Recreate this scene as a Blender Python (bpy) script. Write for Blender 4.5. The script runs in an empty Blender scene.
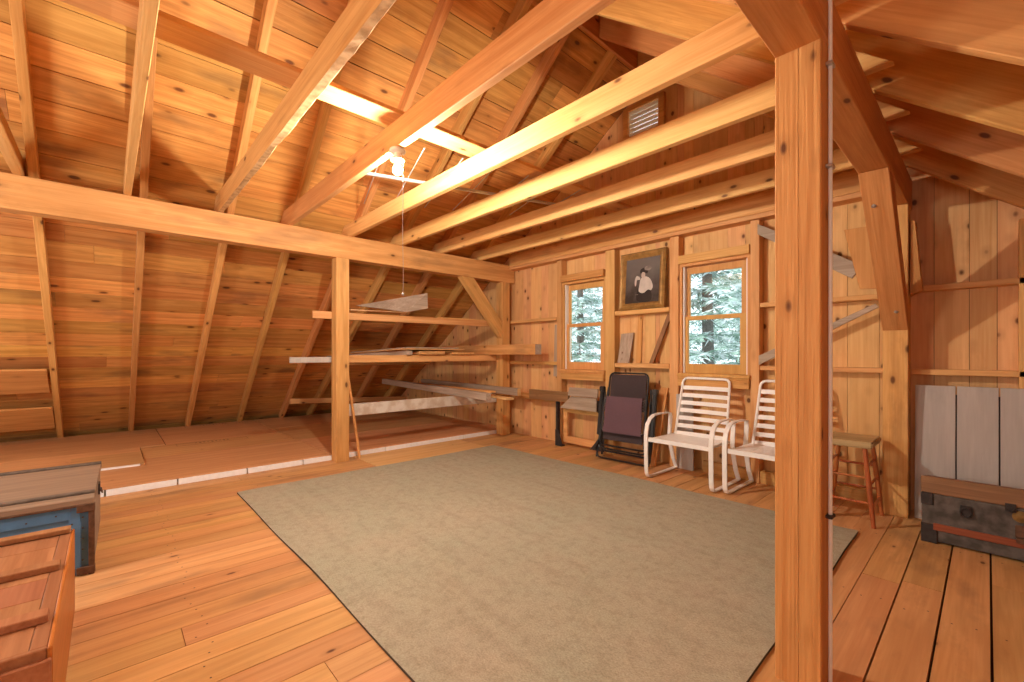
import bpy, bmesh, math, random
from mathutils import Vector, Matrix
random.seed(7)
scene = bpy.context.scene
col = scene.collection

# ------------------------------------------------------------------ view geometry
FOC = 438.5; YAW = math.atan2(476.0, 438.5); EYE = 1.25; CU, CV = 512.0, 354.0
SA, CA = math.sin(YAW), math.cos(YAW)
def ray(u, v):
    r = (u-CU)/FOC; return Vector((-SA + CA*r, CA + SA*r, (CV-v)/FOC))
def on_z(u, v, z): d = ray(u, v); return d*((z-EYE)/d.z) + Vector((0, 0, EYE))
def on_y(u, v, y): d = ray(u, v); return d*(y/d.y) + Vector((0, 0, EYE))
def on_x(u, v, x): d = ray(u, v); return d*(x/d.x) + Vector((0, 0, EYE))

# ------------------------------------------------------------------ materials
def new_mat(name):
    m = bpy.data.materials.new(name); m.use_nodes = True
    nt = m.node_tree; b = nt.nodes['Principled BSDF']
    return m, nt, b
def N(nt, t, **kw):
    n = nt.nodes.new(t)
    for k, v in kw.items(): setattr(n, k, v)
    return n
def math_node(nt, op, a, b=None, clamp=False):
    n = N(nt, 'ShaderNodeMath', operation=op); n.use_clamp = clamp
    for i, x in enumerate((a, b)):
        if x is None: continue
        if isinstance(x, (int, float)): n.inputs[i].default_value = x
        else: nt.links.new(x, n.inputs[i])
    return n.outputs[0]
def mixc(nt, fac, a, b, mode='MIX'):
    n = N(nt, 'ShaderNodeMix', data_type='RGBA', blend_type=mode)
    for i, x in ((0, fac), (6, a), (7, b)):
        if isinstance(x, (int, float)): n.inputs[i].default_value = x
        elif isinstance(x, tuple): n.inputs[i].default_value = (*x, 1)
        else: nt.links.new(x, n.inputs[i])
    return n.outputs[2]
def ramp01(nt, src, lo, hi, a=0.0, b=1.0):
    n = N(nt, 'ShaderNodeMapRange'); nt.links.new(src, n.inputs[0])
    n.inputs[1].default_value = lo; n.inputs[2].default_value = hi
    n.inputs[3].default_value = a; n.inputs[4].default_value = b
    return n.outputs[0]

def wood(name, light, dark, axis='X', island=False, knots=0.15, rough=.62, val=.28, stain=.0, knotcol=(.13, .045, .015), grain=1.0, bump=.12, hue=.02, figure=.4):
    m, nt, b = new_mat(name); L = nt.links.new
    tc = N(nt, 'ShaderNodeTexCoord')
    rnd = N(nt, 'ShaderNodeNewGeometry').outputs['Random Per Island'] if island else N(nt, 'ShaderNodeObjectInfo').outputs['Random']
    cx = N(nt, 'ShaderNodeCombineXYZ')
    for i, k in enumerate((37., 91., 53.)): L(math_node(nt, 'MULTIPLY', rnd, k), cx.inputs[i])
    add = N(nt, 'ShaderNodeVectorMath', operation='ADD'); L(tc.outputs['Object'], add.inputs[0]); L(cx.outputs[0], add.inputs[1])
    def stretched(al, cr):
        mp = N(nt, 'ShaderNodeMapping'); L(add.outputs[0], mp.inputs[0])
        s = [cr, cr, cr]; s['XYZ'.index(axis)] = al; mp.inputs['Scale'].default_value = s
        return mp.outputs[0]
    n1 = N(nt, 'ShaderNodeTexNoise'); L(stretched(.55*grain, 11*grain), n1.inputs['Vector']); n1.inputs['Scale'].default_value = 1; n1.inputs['Detail'].default_value = 5; n1.inputs['Distortion'].default_value = 1.4
    n2 = N(nt, 'ShaderNodeTexNoise'); L(stretched(3, 90*grain), n2.inputs['Vector']); n2.inputs['Scale'].default_value = 1; n2.inputs['Detail'].default_value = 3
    n3 = N(nt, 'ShaderNodeTexNoise'); L(stretched(.8, 2.2), n3.inputs['Vector']); n3.inputs['Scale'].default_value = 1; n3.inputs['Detail'].default_value = 3
    g = math_node(nt, 'ADD', math_node(nt, 'MULTIPLY', n1.outputs[0], .56), math_node(nt, 'MULTIPLY', n2.outputs[0], .44))
    f = ramp01(nt, g, .33, .64)
    c = mixc(nt, f, dark, light)
    if grain > 0:
        wv = N(nt, 'ShaderNodeTexWave', wave_type='RINGS', rings_direction=axis); L(stretched(.16, 1.0), wv.inputs['Vector'])
        wv.inputs['Scale'].default_value = 4.; wv.inputs['Distortion'].default_value = 9.; wv.inputs['Detail'].default_value = 3; wv.inputs['Detail Scale'].default_value = 1.1
        c = mixc(nt, ramp01(nt, wv.outputs['Fac'], .0, .5, figure*.55, 0), c, tuple(x*.78 for x in dark))
    # scuffs and blotches that follow the boards
    n5 = N(nt, 'ShaderNodeTexNoise'); L(stretched(2.2, 7.), n5.inputs['Vector']); n5.inputs['Scale'].default_value = 1; n5.inputs['Detail'].default_value = 7; n5.inputs['Roughness'].default_value = .7
    c = mixc(nt, ramp01(nt, n5.outputs[0], .56, .78, 0, figure*.9), c, tuple(x*.62 for x in dark))
    c = mixc(nt, ramp01(nt, n3.outputs[0], .52, .72, 0, .45), c, tuple(x*.72 + y*.1 for x, y in zip(dark, light)))
    vn = N(nt, 'ShaderNodeTexVoronoi'); L(stretched(5.2 if axis == 'Z' else 2.8, 7.5 if axis == 'Z' else 6.0), vn.inputs['Vector']); vn.inputs['Scale'].default_value = 1
    if knots > 0:
        k = ramp01(nt, vn.outputs['Distance'], knots*.55, knots*.95, .95, 0)
        halo = ramp01(nt, vn.outputs['Distance'], knots*.8, knots*2.0, .45, 0)
        c = mixc(nt, halo, c, tuple(x*.7 for x in dark)); c = mixc(nt, k, c, knotcol)
    if stain > 0:
        n4 = N(nt, 'ShaderNodeTexNoise'); L(stretched(1.1, 3.), n4.inputs['Vector']); n4.inputs['Scale'].default_value = 1.3; n4.inputs['Detail'].default_value = 6
        c = mixc(nt, ramp01(nt, n4.outputs[0], .57, .70, 0, stain), c, (.12, .07, .045))
    hs = N(nt, 'ShaderNodeHueSaturation'); L(c, hs.inputs['Color'])
    L(ramp01(nt, rnd, 0, 1, 1-val*.5, 1+val*.5), hs.inputs['Value'])
    r2 = N(nt, 'ShaderNodeTexWhiteNoise', noise_dimensions='1D'); L(rnd, r2.inputs['W'])
    L(ramp01(nt, r2.outputs['Value'], 0, 1, .5-hue*.5, .5+hue*.5), hs.inputs['Hue'])
    L(hs.outputs[0], b.inputs['Base Color'])
    b.inputs['Roughness'].default_value = rough; b.inputs['Specular IOR Level'].default_value = .28
    bp = N(nt, 'ShaderNodeBump'); bp.inputs['Strength'].default_value = bump; bp.inputs['Distance'].default_value = .01
    L(n2.outputs[0], bp.inputs['Height']); L(bp.outputs[0], b.inputs['Normal'])
    return m

def plain(name, colr, rough=.5, metal=0., var=.0, scale=30., bump=0., spec=.4, second=None):
    m, nt, b = new_mat(name); L = nt.links.new
    b.inputs['Roughness'].default_value = rough; b.inputs['Metallic'].default_value = metal; b.inputs['Specular IOR Level'].default_value = spec
    tc = N(nt, 'ShaderNodeTexCoord'); n = N(nt, 'ShaderNodeTexNoise'); L(tc.outputs['Object'], n.inputs['Vector'])
    n.inputs['Scale'].default_value = scale; n.inputs['Detail'].default_value = 4
    sec = second or tuple(x*(1-var) for x in colr)
    L(mixc(nt, ramp01(nt, n.outputs[0], .4, .62), colr, sec), b.inputs['Base Color'])
    if bump > 0:
        bp = N(nt, 'ShaderNodeBump'); bp.inputs['Strength'].default_value = bump; bp.inputs['Distance'].default_value = .005
        L(n.outputs[0], bp.inputs['Height']); L(bp.outputs[0], b.inputs['Normal'])
    return m

PL, PD = (.71, .375, .155), (.50, .20, .06)
M = {}
M['timber'] = wood('pine_timber', (.75, .415, .155), (.58, .265, .075), knots=.12, val=.16, figure=.7, stain=.3)
M['timber_rough'] = wood('rough_sawn_timber', (.72, .375, .125), (.54, .23, .06), knots=.10, val=.12, bump=.35, grain=1.2)
M['joist'] = wood('joist_pine', (.77, .45, .18), (.61, .29, .09), knots=.11, val=.2)
M['rafter'] = wood('rafter_pine', (.72, .385, .135), (.53, .235, .065), knots=.10, figure=.55, val=.26)
M['roofing'] = wood('roof_boards', (.74, .385, .115), (.52, .215, .05), axis='Y', island=True, knots=.14, val=.42, stain=.45, figure=.6)
M['siding'] = wood('knotty_siding', (.80, .485, .215), (.68, .345, .13), axis='Z', island=True, knots=.17, val=.2, figure=.45)
M['floor'] = wood('floor_boards', (.70, .41, .18), (.57, .295, .11), axis='Y', island=True, knots=.08, val=.22, stain=.4, rough=.5, figure=.6)
M['ply'] = wood('plywood_face', (.64, .37, .17), (.53, .27, .11), knots=.05, val=.22, axis='Y', grain=.5)
M['ply_pale'] = wood('pale_plywood', (.76, .50, .24), (.66, .38, .15), knots=.04, val=.1, axis='Y', grain=.5)
M['grey_wood'] = wood('weathered_wood', (.50, .40, .31), (.32, .24, .175), knots=.08, val=.25, hue=.01)
M['grey_z'] = wood('weathered_wood_upright', (.50, .40, .31), (.32, .24, .175), axis='Z', knots=.08, val=.25, hue=.01)
M['grey_y'] = wood('weathered_wood_lengthways', (.50, .40, .31), (.32, .24, .175), axis='Y', knots=.08, val=.25, hue=.01)
M['pine_z'] = wood('pine_upright', (.72, .375, .125), (.54, .23, .06), axis='Z', knots=.10, val=.12)
M['pine_y'] = wood('pine_lengthways', (.70, .37, .12), (.50, .21, .055), axis='Y', knots=.10, val=.2)
M['brown_z'] = wood('old_brown_wood_upright', (.36, .18, .085), (.22, .095, .04), axis='Z', knots=.08, val=.2)
M['brown_wood'] = wood('old_brown_wood', (.36, .18, .085), (.22, .095, .04), knots=.08, val=.2)
M['crate_wood'] = wood('crate_wood', (.43, .20, .095), (.29, .115, .05), knots=.05, val=.2, rough=.5)
M['crate_side'] = wood('varnished_crate_side', (.50, .20, .04), (.37, .125, .02), knots=.05, val=.1, rough=.4)
M['stool_leg'] = wood('stool_leg_wood', (.50, .155, .05), (.34, .09, .03), axis='Z', knots=0, val=.1, rough=.35)
M['stool_seat'] = wood('stool_seat_wood', (.60, .44, .23), (.36, .24, .11), axis='X', knots=.06, val=.1)
M['white_wash'] = plain('whitewashed_wood', (.66, .62, .55), .75, scale=9, second=(.52, .43, .34))
M['foam'] = plain('white_foam', (.88, .90, .91), .7, var=.06)
M['panel_grey'] = wood('painted_boards', (.50, .46, .42), (.43, .39, .355), axis='Z', island=True, knots=0, val=.06, hue=0)
M['white'] = plain('white_enamel', (.86, .85, .82), .35, var=.03)
M['porcelain'] = plain('porcelain', (.85, .84, .8), .25)
M['black'] = plain('black_tube', (.018, .017, .018), .35, var=.2)
M['fabric_dark'] = plain('dark_mesh_fabric', (.055, .037, .04), .85, var=.25, scale=200, bump=.1)
M['fabric_purple'] = plain('plum_fabric', (.135, .075, .095), .9, var=.18, scale=160, bump=.1)
M['cord'] = plain('grey_cord', (.45, .42, .42), .7)
M['steel'] = plain('galvanised_steel', (.55, .55, .56), .35, metal=.9)
M['iron'] = plain('dark_iron', (.05, .042, .04), .55, metal=.3, var=.3)
M['rust'] = plain('rusty_metal', (.16, .085, .05), .6, metal=.4, var=.4)
M['blue'] = plain('blue_paint', (.085, .21, .40), .5, var=.2, scale=9)
M['chest_top'] = wood('worn_canvas_lid', (.32, .225, .155), (.22, .15, .10), axis='Y', knots=0, val=.05, rough=.8, hue=0)
M['chest_end'] = plain('worn_chest_end', (.36, .28, .21), .8, var=.25, scale=12)
M['trunk_body'] = plain('worn_dark_canvas', (.12, .105, .092), .7, var=.55, scale=13)
M['trunk_wood'] = wood('worn_trunk_slat', (.37, .19, .10), (.21, .10, .055), knots=0, val=.1)
M['trunk_red'] = wood('trunk_red_slat', (.33, .115, .045), (.20, .065, .028), knots=0, val=.1, rough=.4)
M['brass'] = plain('old_brass', (.27, .165, .055), .55, metal=.6, var=.3)
M['gilt'] = plain('gilt_moulding', (.40, .215, .06), .42, metal=.25, var=.3, scale=18, bump=.1)
M['dark_gap'] = plain('dark_board_back', (.05, .02, .008), .9)
M['nail'] = plain('nail_head', (.06, .035, .02), .5)
M['sash'] = wood('sash_wood', (.70, .38, .13), (.60, .29, .085), knots=0, val=.08, axis='Z')
M['jamb'] = plain('white_jamb_liner', (.82, .80, .76), .4)
M['louver'] = plain('cream_louver', (.84, .82, .68), .5)
M['cinsul'] = plain('blue_insulator', (.05, .22, .55), .4)
M['alu'] = plain('aluminium', (.50, .48, .45), .45, metal=.4)
M['pipe'] = plain('grey_conduit', (.78, .77, .76), .35)
M['rug_edge'] = plain('rug_binding', (.06, .05, .035), .9)
M['bark'] = plain('tree_bark', (.20, .17, .15), .9, var=.3)

def rug_material():
    m, nt, b = new_mat('wool_rug'); L = nt.links.new
    tc = N(nt, 'ShaderNodeTexCoord')
    a = N(nt, 'ShaderNodeTexNoise'); L(tc.outputs['Object'], a.inputs['Vector']); a.inputs['Scale'].default_value = 1.6; a.inputs['Detail'].default_value = 6; a.inputs['Roughness'].default_value = .62
    f = N(nt, 'ShaderNodeTexNoise'); L(tc.outputs['Object'], f.inputs['Vector']); f.inputs['Scale'].default_value = 130; f.inputs['Detail'].default_value = 3
    mp = N(nt, 'ShaderNodeMapping'); L(tc.outputs['Object'], mp.inputs[0]); mp.inputs['Scale'].default_value = (.4, 5, 1)
    w = N(nt, 'ShaderNodeTexNoise'); L(mp.outputs[0], w.inputs['Vector']); w.inputs['Scale'].default_value = 2; w.inputs['Detail'].default_value = 4
    c = mixc(nt, ramp01(nt, a.outputs[0], .35, .65), (.43, .445, .34), (.485, .45, .345))
    c = mixc(nt, ramp01(nt, w.outputs[0], .5, .72, 0, .35), c, (.34, .31, .23))
    md = N(nt, 'ShaderNodeTexNoise'); L(tc.outputs['Object'], md.inputs['Vector']); md.inputs['Scale'].default_value = 16; md.inputs['Detail'].default_value = 6; md.inputs['Roughness'].default_value = .75
    c = mixc(nt, ramp01(nt, md.outputs[0], .46, .66, 0, .5), c, (.285, .265, .185))
    c = mixc(nt, ramp01(nt, f.outputs[0], .3, .7, .45, 0), c, (.19, .17, .12))
    L(c, b.inputs['Base Color']); b.inputs['Roughness'].default_value = .95; b.inputs['Specular IOR Level'].default_value = .1
    bp = N(nt, 'ShaderNodeBump'); bp.inputs['Strength'].default_value = .35; bp.inputs['Distance'].default_value = .01
    L(f.outputs[0], bp.inputs['Height']); L(bp.outputs[0], b.inputs['Normal'])
    return m
M['rug'] = rug_material(); M['chest_slat'] = plain('dark_chest_slat', (.14, .105, .08), .7, var=.3)
def emitter(name, colr, strength):
    m = bpy.data.materials.new(name); m.use_nodes = True; nt = m.node_tree; nt.nodes.clear()
    e = N(nt, 'ShaderNodeEmission'); e.inputs[0].default_value = (*colr, 1); e.inputs[1].default_value = strength
    o = N(nt, 'ShaderNodeOutputMaterial'); nt.links.new(e.outputs[0], o.inputs[0]); return m
def glass_pane_mat():
    m = bpy.data.materials.new('window_glass'); m.use_nodes = True; nt = m.node_tree; nt.nodes.clear()
    t = N(nt, 'ShaderNodeBsdfTransparent'); g = N(nt, 'ShaderNodeBsdfGlossy'); g.inputs['Roughness'].default_value = .02
    t.inputs[0].default_value = (.93, .96, .95, 1)
    fr = N(nt, 'ShaderNodeFresnel'); fr.inputs[0].default_value = 1.45
    mx = N(nt, 'ShaderNodeMixShader'); nt.links.new(fr.outputs[0], mx.inputs[0]); nt.links.new(t.outputs[0], mx.inputs[1]); nt.links.new(g.outputs[0], mx.inputs[2])
    o = N(nt, 'ShaderNodeOutputMaterial'); nt.links.new(mx.outputs[0], o.inputs[0]); return m
M['glass'] = glass_pane_mat()
def needle_mat():
    m, nt, b = new_mat('frosted_needles'); L = nt.links.new
    r = N(nt, 'ShaderNodeNewGeometry').outputs['Random Per Island']
    cr = N(nt, 'ShaderNodeValToRGB'); L(r, cr.inputs[0])
    e = cr.color_ramp.elements; e[0].position = 0; e[0].color = (.17, .25, .20, 1); e[1].position = 1; e[1].color = (.80, .84, .86, 1)
    for p, cc in ((.3, (.27, .40, .32, 1)), (.55, (.48, .58, .54, 1)), (.75, (.72, .76, .76, 1))):
        x = e.new(p); x.color = cc
    L(cr.outputs[0], b.inputs['Base Color']); b.inputs['Roughness'].default_value = .7
    return m
M['needles'] = needle_mat()

# ------------------------------------------------------------------ mesh helpers
class MB:
    def __init__(s): s.v = []; s.f = []; s.m = []
    def poly(s, pts, mi=0):
        n = len(s.v); s.v += [tuple(p) for p in pts]; s.f.append(tuple(range(n, n+len(pts)))); s.m.append(mi)
    def hexa(s, c, mi=0):                      # 8 corners: bottom loop 0-3, top loop 4-7
        n = len(s.v); s.v += [tuple(p) for p in c]
        for q in ((3, 2, 1, 0), (4, 5, 6, 7), (0, 1, 5, 4), (1, 2, 6, 5), (2, 3, 7, 6), (3, 0, 4, 7)):
            s.f.append(tuple(n+i for i in q)); s.m.append(mi)
    def box(s, a, b, mi=0):
        x0, y0, z0 = a; x1, y1, z1 = b
        s.hexa([(x0, y0, z0), (x1, y0, z0), (x1, y1, z0), (x0, y1, z0), (x0, y0, z1), (x1, y0, z1), (x1, y1, z1), (x0, y1, z1)], mi)
    def bar(s, p, q, w, h, up=(0, 0, 1), mi=0):
        p, q = Vector(p), Vector(q); d = (q-p).normalized(); u = Vector(up)
        sd = d.cross(u).normalized()*(w/2); u = sd.cross(d).normalized()*(h/2)
        s.hexa([p-sd-u, q-sd-u, q+sd-u, p+sd-u, p-sd+u, q-sd+u, q+sd+u, p+sd+u], mi)
    def tube(s, pts, r, n=10, mi=0, closed=False, flat=None):
        pts = [Vector(p) for p in pts]; rings = []; k = len(pts); prev = None
        for i, p in enumerate(pts):
            if closed: t = (pts[(i+1) % k]-pts[i-1]).normalized()
            else: t = (pts[min(i+1, k-1)]-pts[max(i-1, 0)]).normalized()
            if prev is None: a = Vector((0, 0, 1)) if abs(t.z) < .9 else Vector((1, 0, 0))
            else: a = prev
            x = (a - t*a.dot(t)).normalized(); y = t.cross(x); prev = x
            rr = r[i] if isinstance(r, (list, tuple)) else r
            base = len(s.v)
            for j in range(n):
                th = 2*math.pi*j/n; s.v.append(tuple(p + x*math.cos(th)*rr + y*math.sin(th)*rr))
            rings.append(base)
        for i in range(k if closed else k-1):
            a, b = rings[i], rings[(i+1) % k]
            for j in range(n):
                s.f.append((a+j, a+(j+1) % n, b+(j+1) % n, b+j)); s.m.append(mi)
        if not closed:
            s.f.append(tuple(rings[0]+j for j in range(n))[::-1]); s.m.append(mi)
            s.f.append(tuple(rings[-1]+j for j in range(n))); s.m.append(mi)
    def strap(s, pts, w, t, side, mi=0):       # flat strap swept along pts; width along 'side'
        pts = [Vector(p) for p in pts]; side = Vector(side).normalized(); k = len(pts); base = len(s.v)
        for i, p in enumerate(pts):
            d = (pts[min(i+1, k-1)]-pts[max(i-1, 0)]).normalized(); nrm = side.cross(d).normalized()*(t/2); sd = side*(w/2)
            s.v += [tuple(p-sd-nrm), tuple(p+sd-nrm), tuple(p+sd+nrm), tuple(p-sd+nrm)]
        for i in range(k-1):
            a = base+4*i; b = a+4
            for j in range(4): s.f.append((a+j, a+(j+1) % 4, b+(j+1) % 4, b+j)); s.m.append(mi)
        s.f.append((base+3, base+2, base+1, base)); s.m.append(mi)
        e = base+4*(k-1); s.f.append((e, e+1, e+2, e+3)); s.m.append(mi)
    def lathe(s, prof, c=(0, 0, 0), n=20, mi=0):   # prof (r,z) about the z axis
        base = len(s.v); k = len(prof)
        for (r, z) in prof:
            for j in range(n):
                th = 2*math.pi*j/n; s.v.append((c[0]+r*math.cos(th), c[1]+r*math.sin(th), c[2]+z))
        for i in range(k-1):
            for j in range(n):
                a = base+i*n; b = a+n; s.f.append((a+j, a+(j+1) % n, b+(j+1) % n, b+j)); s.m.append(mi)
        s.f.append(tuple(base+j for j in range(n))[::-1]); s.m.append(mi)
        e = base+(k-1)*n; s.f.append(tuple(e+j for j in range(n))); s.m.append(mi)
    def build(s, name, mats, parent=None, bevel=0., smooth=False, seg=1):
        me = bpy.data.meshes.new(name); me.from_pydata(s.v, [], s.f)
        mats = mats if isinstance(mats, (list, tuple)) else [mats]
        for m in mats: me.materials.append(M[m] if isinstance(m, str) else m)
        me.polygons.foreach_set('material_index', s.m)
        bm = bmesh.new(); bm.from_mesh(me); bmesh.ops.recalc_face_normals(bm, faces=bm.faces)
        if bevel > 0: bmesh.ops.bevel(bm, geom=bm.edges[:], offset=bevel, segments=seg, affect='EDGES', clamp_overlap=True)
        if smooth:
            for f in bm.faces: f.smooth = True
        bm.to_mesh(me); bm.free()
        if smooth:
            try: me.set_sharp_from_angle(angle=math.radians(40))
            except Exception: pass
        o = bpy.data.objects.new(name, me); col.objects.link(o)
        if parent: o.parent = parent
        return o

def tag(o, label, cat, group=None, kind=None):
    if label: o['label'] = label
    if cat: o['category'] = cat
    if group: o['group'] = group
    if kind: o['kind'] = kind
    return o
def struct(o): o['kind'] = 'structure'; return o
def empty(name, loc=(0, 0, 0), rz=0.):
    o = bpy.data.objects.new(name, None); o.empty_display_size = .1; o.location = loc; o.rotation_euler = (0, 0, rz); col.objects.link(o); return o
def frame(p, q, up=(0, 0, 1)):
    p, q = Vector(p), Vector(q); x = (q-p).normalized(); z = Vector(up); y = z.cross(x).normalized(); z = x.cross(y)
    m = Matrix((x, y, z)).transposed().to_4x4(); m.translation = p; return m, (q-p).length
def timber(name, p, q, w, h, mat='timber', up=(0, 0, 1), label=None, cat='beam', group=None, e0=0., e1=0., bev=.004, parent=None, place='bottom', endmat=None):
    """A squared timber from p to q, its own x axis along the grain; p-q runs along the middle of its underside; e0/e1 lengthen the top edge (mitred ends)."""
    m, L = frame(p, q, up); mb = MB(); a = w/2
    z0, z1 = (0, h) if place == 'bottom' else (-h/2, h/2)
    n = max(1, int(L/.8))
    mb.hexa([(0, -a, z0), (L, -a, z0), (L, a, z0), (0, a, z0), (-e0, -a, z1), (L+e1, -a, z1), (L+e1, a, z1), (-e0, a, z1)])
    if endmat: mb.m[3] = 1
    o = mb.build(name, [mat, endmat] if endmat else mat, bevel=bev); o.matrix_world = m
    if parent: o.parent = parent
    else: tag(o, label, cat, group)
    return o

# ------------------------------------------------------------------ dimensions
YS = 4.74            # face of the gable siding
YB = -3.0            # wall behind the viewer
RS, RX0, RZ0 = .70, -8.9, .06          # left rafter undersides: z = RZ0 + RS (x - RX0)
def roof_l(x): return RZ0 + RS*(x-RX0)
QS = .80
def roof_r(x): return 2.64 - QS*(x+.41)
XR = -2.652; ZR = roof_l(XR)
RD = .165                               # vertical rafter depth, left slope
RDR = .30                               # and right slope
XE = .06 + 2.64/QS                      # right eave foot, roughly
JZ, JH, JW = 2.63, .155, .05
BX0, BX1 = -5.21, -5.06                 # left post row
PX0, PX1 = -.56, -.41                   # right post row

# ------------------------------------------------------------------ room shell
def build_floor():
    mb = MB(); xs = -.49 - .167*29
    x = -5.5
    k = 0
    x = -.49 - .167*30
    while x < 3.3:
        cuts = [YB]; yy = YB + random.uniform(.6, 3.4)
        while yy < YS: cuts.append(yy); yy += random.uniform(2.6, 4.6)
        cuts.append(YS)
        g = random.choice((.0012, .002, .0028)) if x < -.6 else random.choice((.003, .0045))
        for i in range(len(cuts)-1):
            mb.box((x+g, cuts[i]+.0015, -.03), (x+.167-g, cuts[i+1]-.0015, 0))
        x += .167
    mb.box((-9.3, YB, -.06), (3.4, YS, -.031), 1)
    # rows of nail heads where the boards cross the joists under the floor
    x = -.49 - .167*28
    while x < .9:
        for y in (.31, 1.02, 2.9, 3.95):
            for dx in (.04, .125):
                cx, cy = x+dx+random.uniform(-.008, .008), y+random.uniform(-.03, .03)
                mb.poly([(cx+.0045*math.cos(t*math.pi/3), cy+.0045*math.sin(t*math.pi/3), .0006) for t in range(6)], 2)
        x += .167
    return struct(mb.build('floor', ['floor', 'dark_gap', 'nail']))
build_floor()

def slope_boards(name, foot, ridge, y0, y1, mat):
    """boards along y laid up the slope from foot (x,z) to ridge (x,z); the thickness lies on the outer side"""
    mb = MB(); f = Vector((foot[0], 0, foot[1])); r = Vector((ridge[0], 0, ridge[1])); d = (r-f); L = d.length; d.normalize()
    n = Vector((-d.z, 0, d.x)) if d.x > 0 else Vector((d.z, 0, -d.x))
    s = 0
    while s < L:
        w = min(random.choice((.225, .235, .24, .25)), L-s)
        cuts = [y0]; yy = y0+random.uniform(.8, 3)
        while yy < y1-.4: cuts.append(yy); yy += random.uniform(2.2, 4.5)
        cuts.append(y1)
        for i in range(len(cuts)-1):
            gp = random.choice((.0022, .003, .0042)); a = f+d*(s+gp); b = f+d*(s+w-gp); ya, yb = cuts[i]+.001, cuts[i+1]-.001
            o = n*.02
            mb.hexa([(a.x, ya, a.z), (b.x, ya, b.z), (b.x, yb, b.z), (a.x, yb, a.z), (a.x+o.x, ya, a.z+o.z), (b.x+o.x, ya, b.z+o.z), (b.x+o.x, yb, b.z+o.z), (a.x+o.x, yb, a.z+o.z)])
        s += w
    a = f-d*.3+n*.021; b = r+d*.05+n*.021; o = n*.03
    mb.hexa([(a.x, y0-.1, a.z), (b.x, y0-.1, b.z), (b.x, y1+.1, b.z), (a.x, y1+.1, a.z), (a.x+o.x, y0-.1, a.z+o.z), (b.x+o.x, y0-.1, b.z+o.z), (b.x+o.x, y1+.1, b.z+o.z), (a.x+o.x, y1+.1, a.z+o.z)], 1)
    return struct(mb.build(name, [mat, 'dark_gap']))
slope_boards('ceiling_left', (-9.25, roof_l(-9.25)+RD), (XR, ZR+RD), YB, YS, 'roofing')
slope_boards('ceiling_right', (3.2, roof_r(3.2)+RDR), (XR, ZR+RDR), YB, YS, 'roofing')

W1 = (-4.0, -3.28); W2 = (-2.305, -1.58); WZ = (1.02, 2.235)
def siding_wall(name, y0, y1, openings, vent=None):
    mb = MB(); brk = [-9.2]
    while brk[-1] < 3.2: brk.append(brk[-1] + random.choice((.14, .17, .19, .215)))
    forced = [XR] + [e for o in openings for e in o] + (list(vent[:2]) if vent else [])
    brk = sorted([b for b in brk if all(abs(b-f) > .05 for f in forced)] + forced)
    def top(x): return min(roof_l(x)+RD, roof_r(x)+RDR) - .004
    for a, b in zip(brk[:-1], brk[1:]):
        zs = [(-.03, None)]
        for o in openings:
            if a >= o[0]-1e-4 and b <= o[1]+1e-4: zs = [(-.03, WZ[0]), (WZ[1], None)]
        if vent and a >= vent[0]-1e-4 and b <= vent[1]+1e-4: zs = [(-.03, vent[2]), (vent[3], None)]
        for lo, hi in zs:
            ta, tb = (top(a), top(b)) if hi is None else (hi, hi)
            if min(ta, tb) < lo+.02: continue
            g = .0014
            mb.hexa([(a+g, y0, lo), (b-g, y0, lo), (b-g, y0+.02, lo), (a+g, y0+.02, lo), (a+g, y0, ta), (b-g, y0, tb), (b-g, y0+.02, tb), (a+g, y0+.02, ta)])
            mb.hexa([(a, y0+.021, lo), (b, y0+.021, lo), (b, y1, lo), (a, y1, lo), (a, y0+.021, ta), (b, y0+.021, tb), (b, y1, tb), (a, y1, ta)], 1)
    return struct(mb.build(name, ['siding', 'dark_gap']))
siding_wall('wall_back', YS, YS+.06, [W1, W2], (-2.985, -2.595, 3.905, 4.215))
siding_wall('wall_front', YB-.03, YB-.06, [])

# ------------------------------------------------------------------ timber frame
timber('timber_post', ((BX0+BX1)/2, 2.0, 0), ((BX0+BX1)/2, 2.0, 2.36), .15, .15, up=(0, 1, 0), place='mid',
       label='square post carrying the middle of the left beam beside the lumber shelves', cat='post')
timber('timber_post', ((BX0+BX1)/2, 4.54, 0), ((BX0+BX1)/2, 4.54, 2.36), .15, .15, up=(0, 1, 0), place='mid',
       label='square post in the left corner against the gable wall behind the lumber ends', cat='post')
def near_post():
    # section with a drying check in the face that looks down the room
    mb = MB(); h = 2.395; x0, x1, y0, y1 = PX0, PX1, 1.90, 2.075; c = PX0+.079; b = .004
    sec = [(x0, y0+b), (x0+b, y0), (c-.0009, y0), (c-.0003, y0+.009), (c+.0007, y0), (x1-b, y0), (x1, y0+b), (x1, y1-b), (x1-b, y1), (x0+b, y1), (x0, y1-b)]
    # local x axis up the grain
    n = len(sec); segs = 24
    for k in range(segs+1):
        z = h*k/segs; wob = .0012*math.sin(k*1.7)
        for (x, y) in sec: mb.v.append((z, x-PX0 + (wob if abs(x-c) < .01 else 0), y0-y))
    for k in range(segs):
        for j in range(n):
            a = k*n+j; a2 = k*n+(j+1) % n; mb.f.append((a, a2, a2+n, a+n)); mb.m.append(0)
    mb.f.append(tuple(range(n))); mb.m.append(0); mb.f.append(tuple(range(segs*n, segs*n+n))); mb.m.append(0)
    o = mb.build('timber_post', 'timber_rough')
    o.matrix_world = Matrix(((0, 1, 0, PX0), (0, 0, -1, y0), (1, 0, 0, 0), (0, 0, 0, 1)))
    return tag(o, 'big rough sawn post standing closest, beside the rug with a grey conduit on it', 'post')
near_post()
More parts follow.
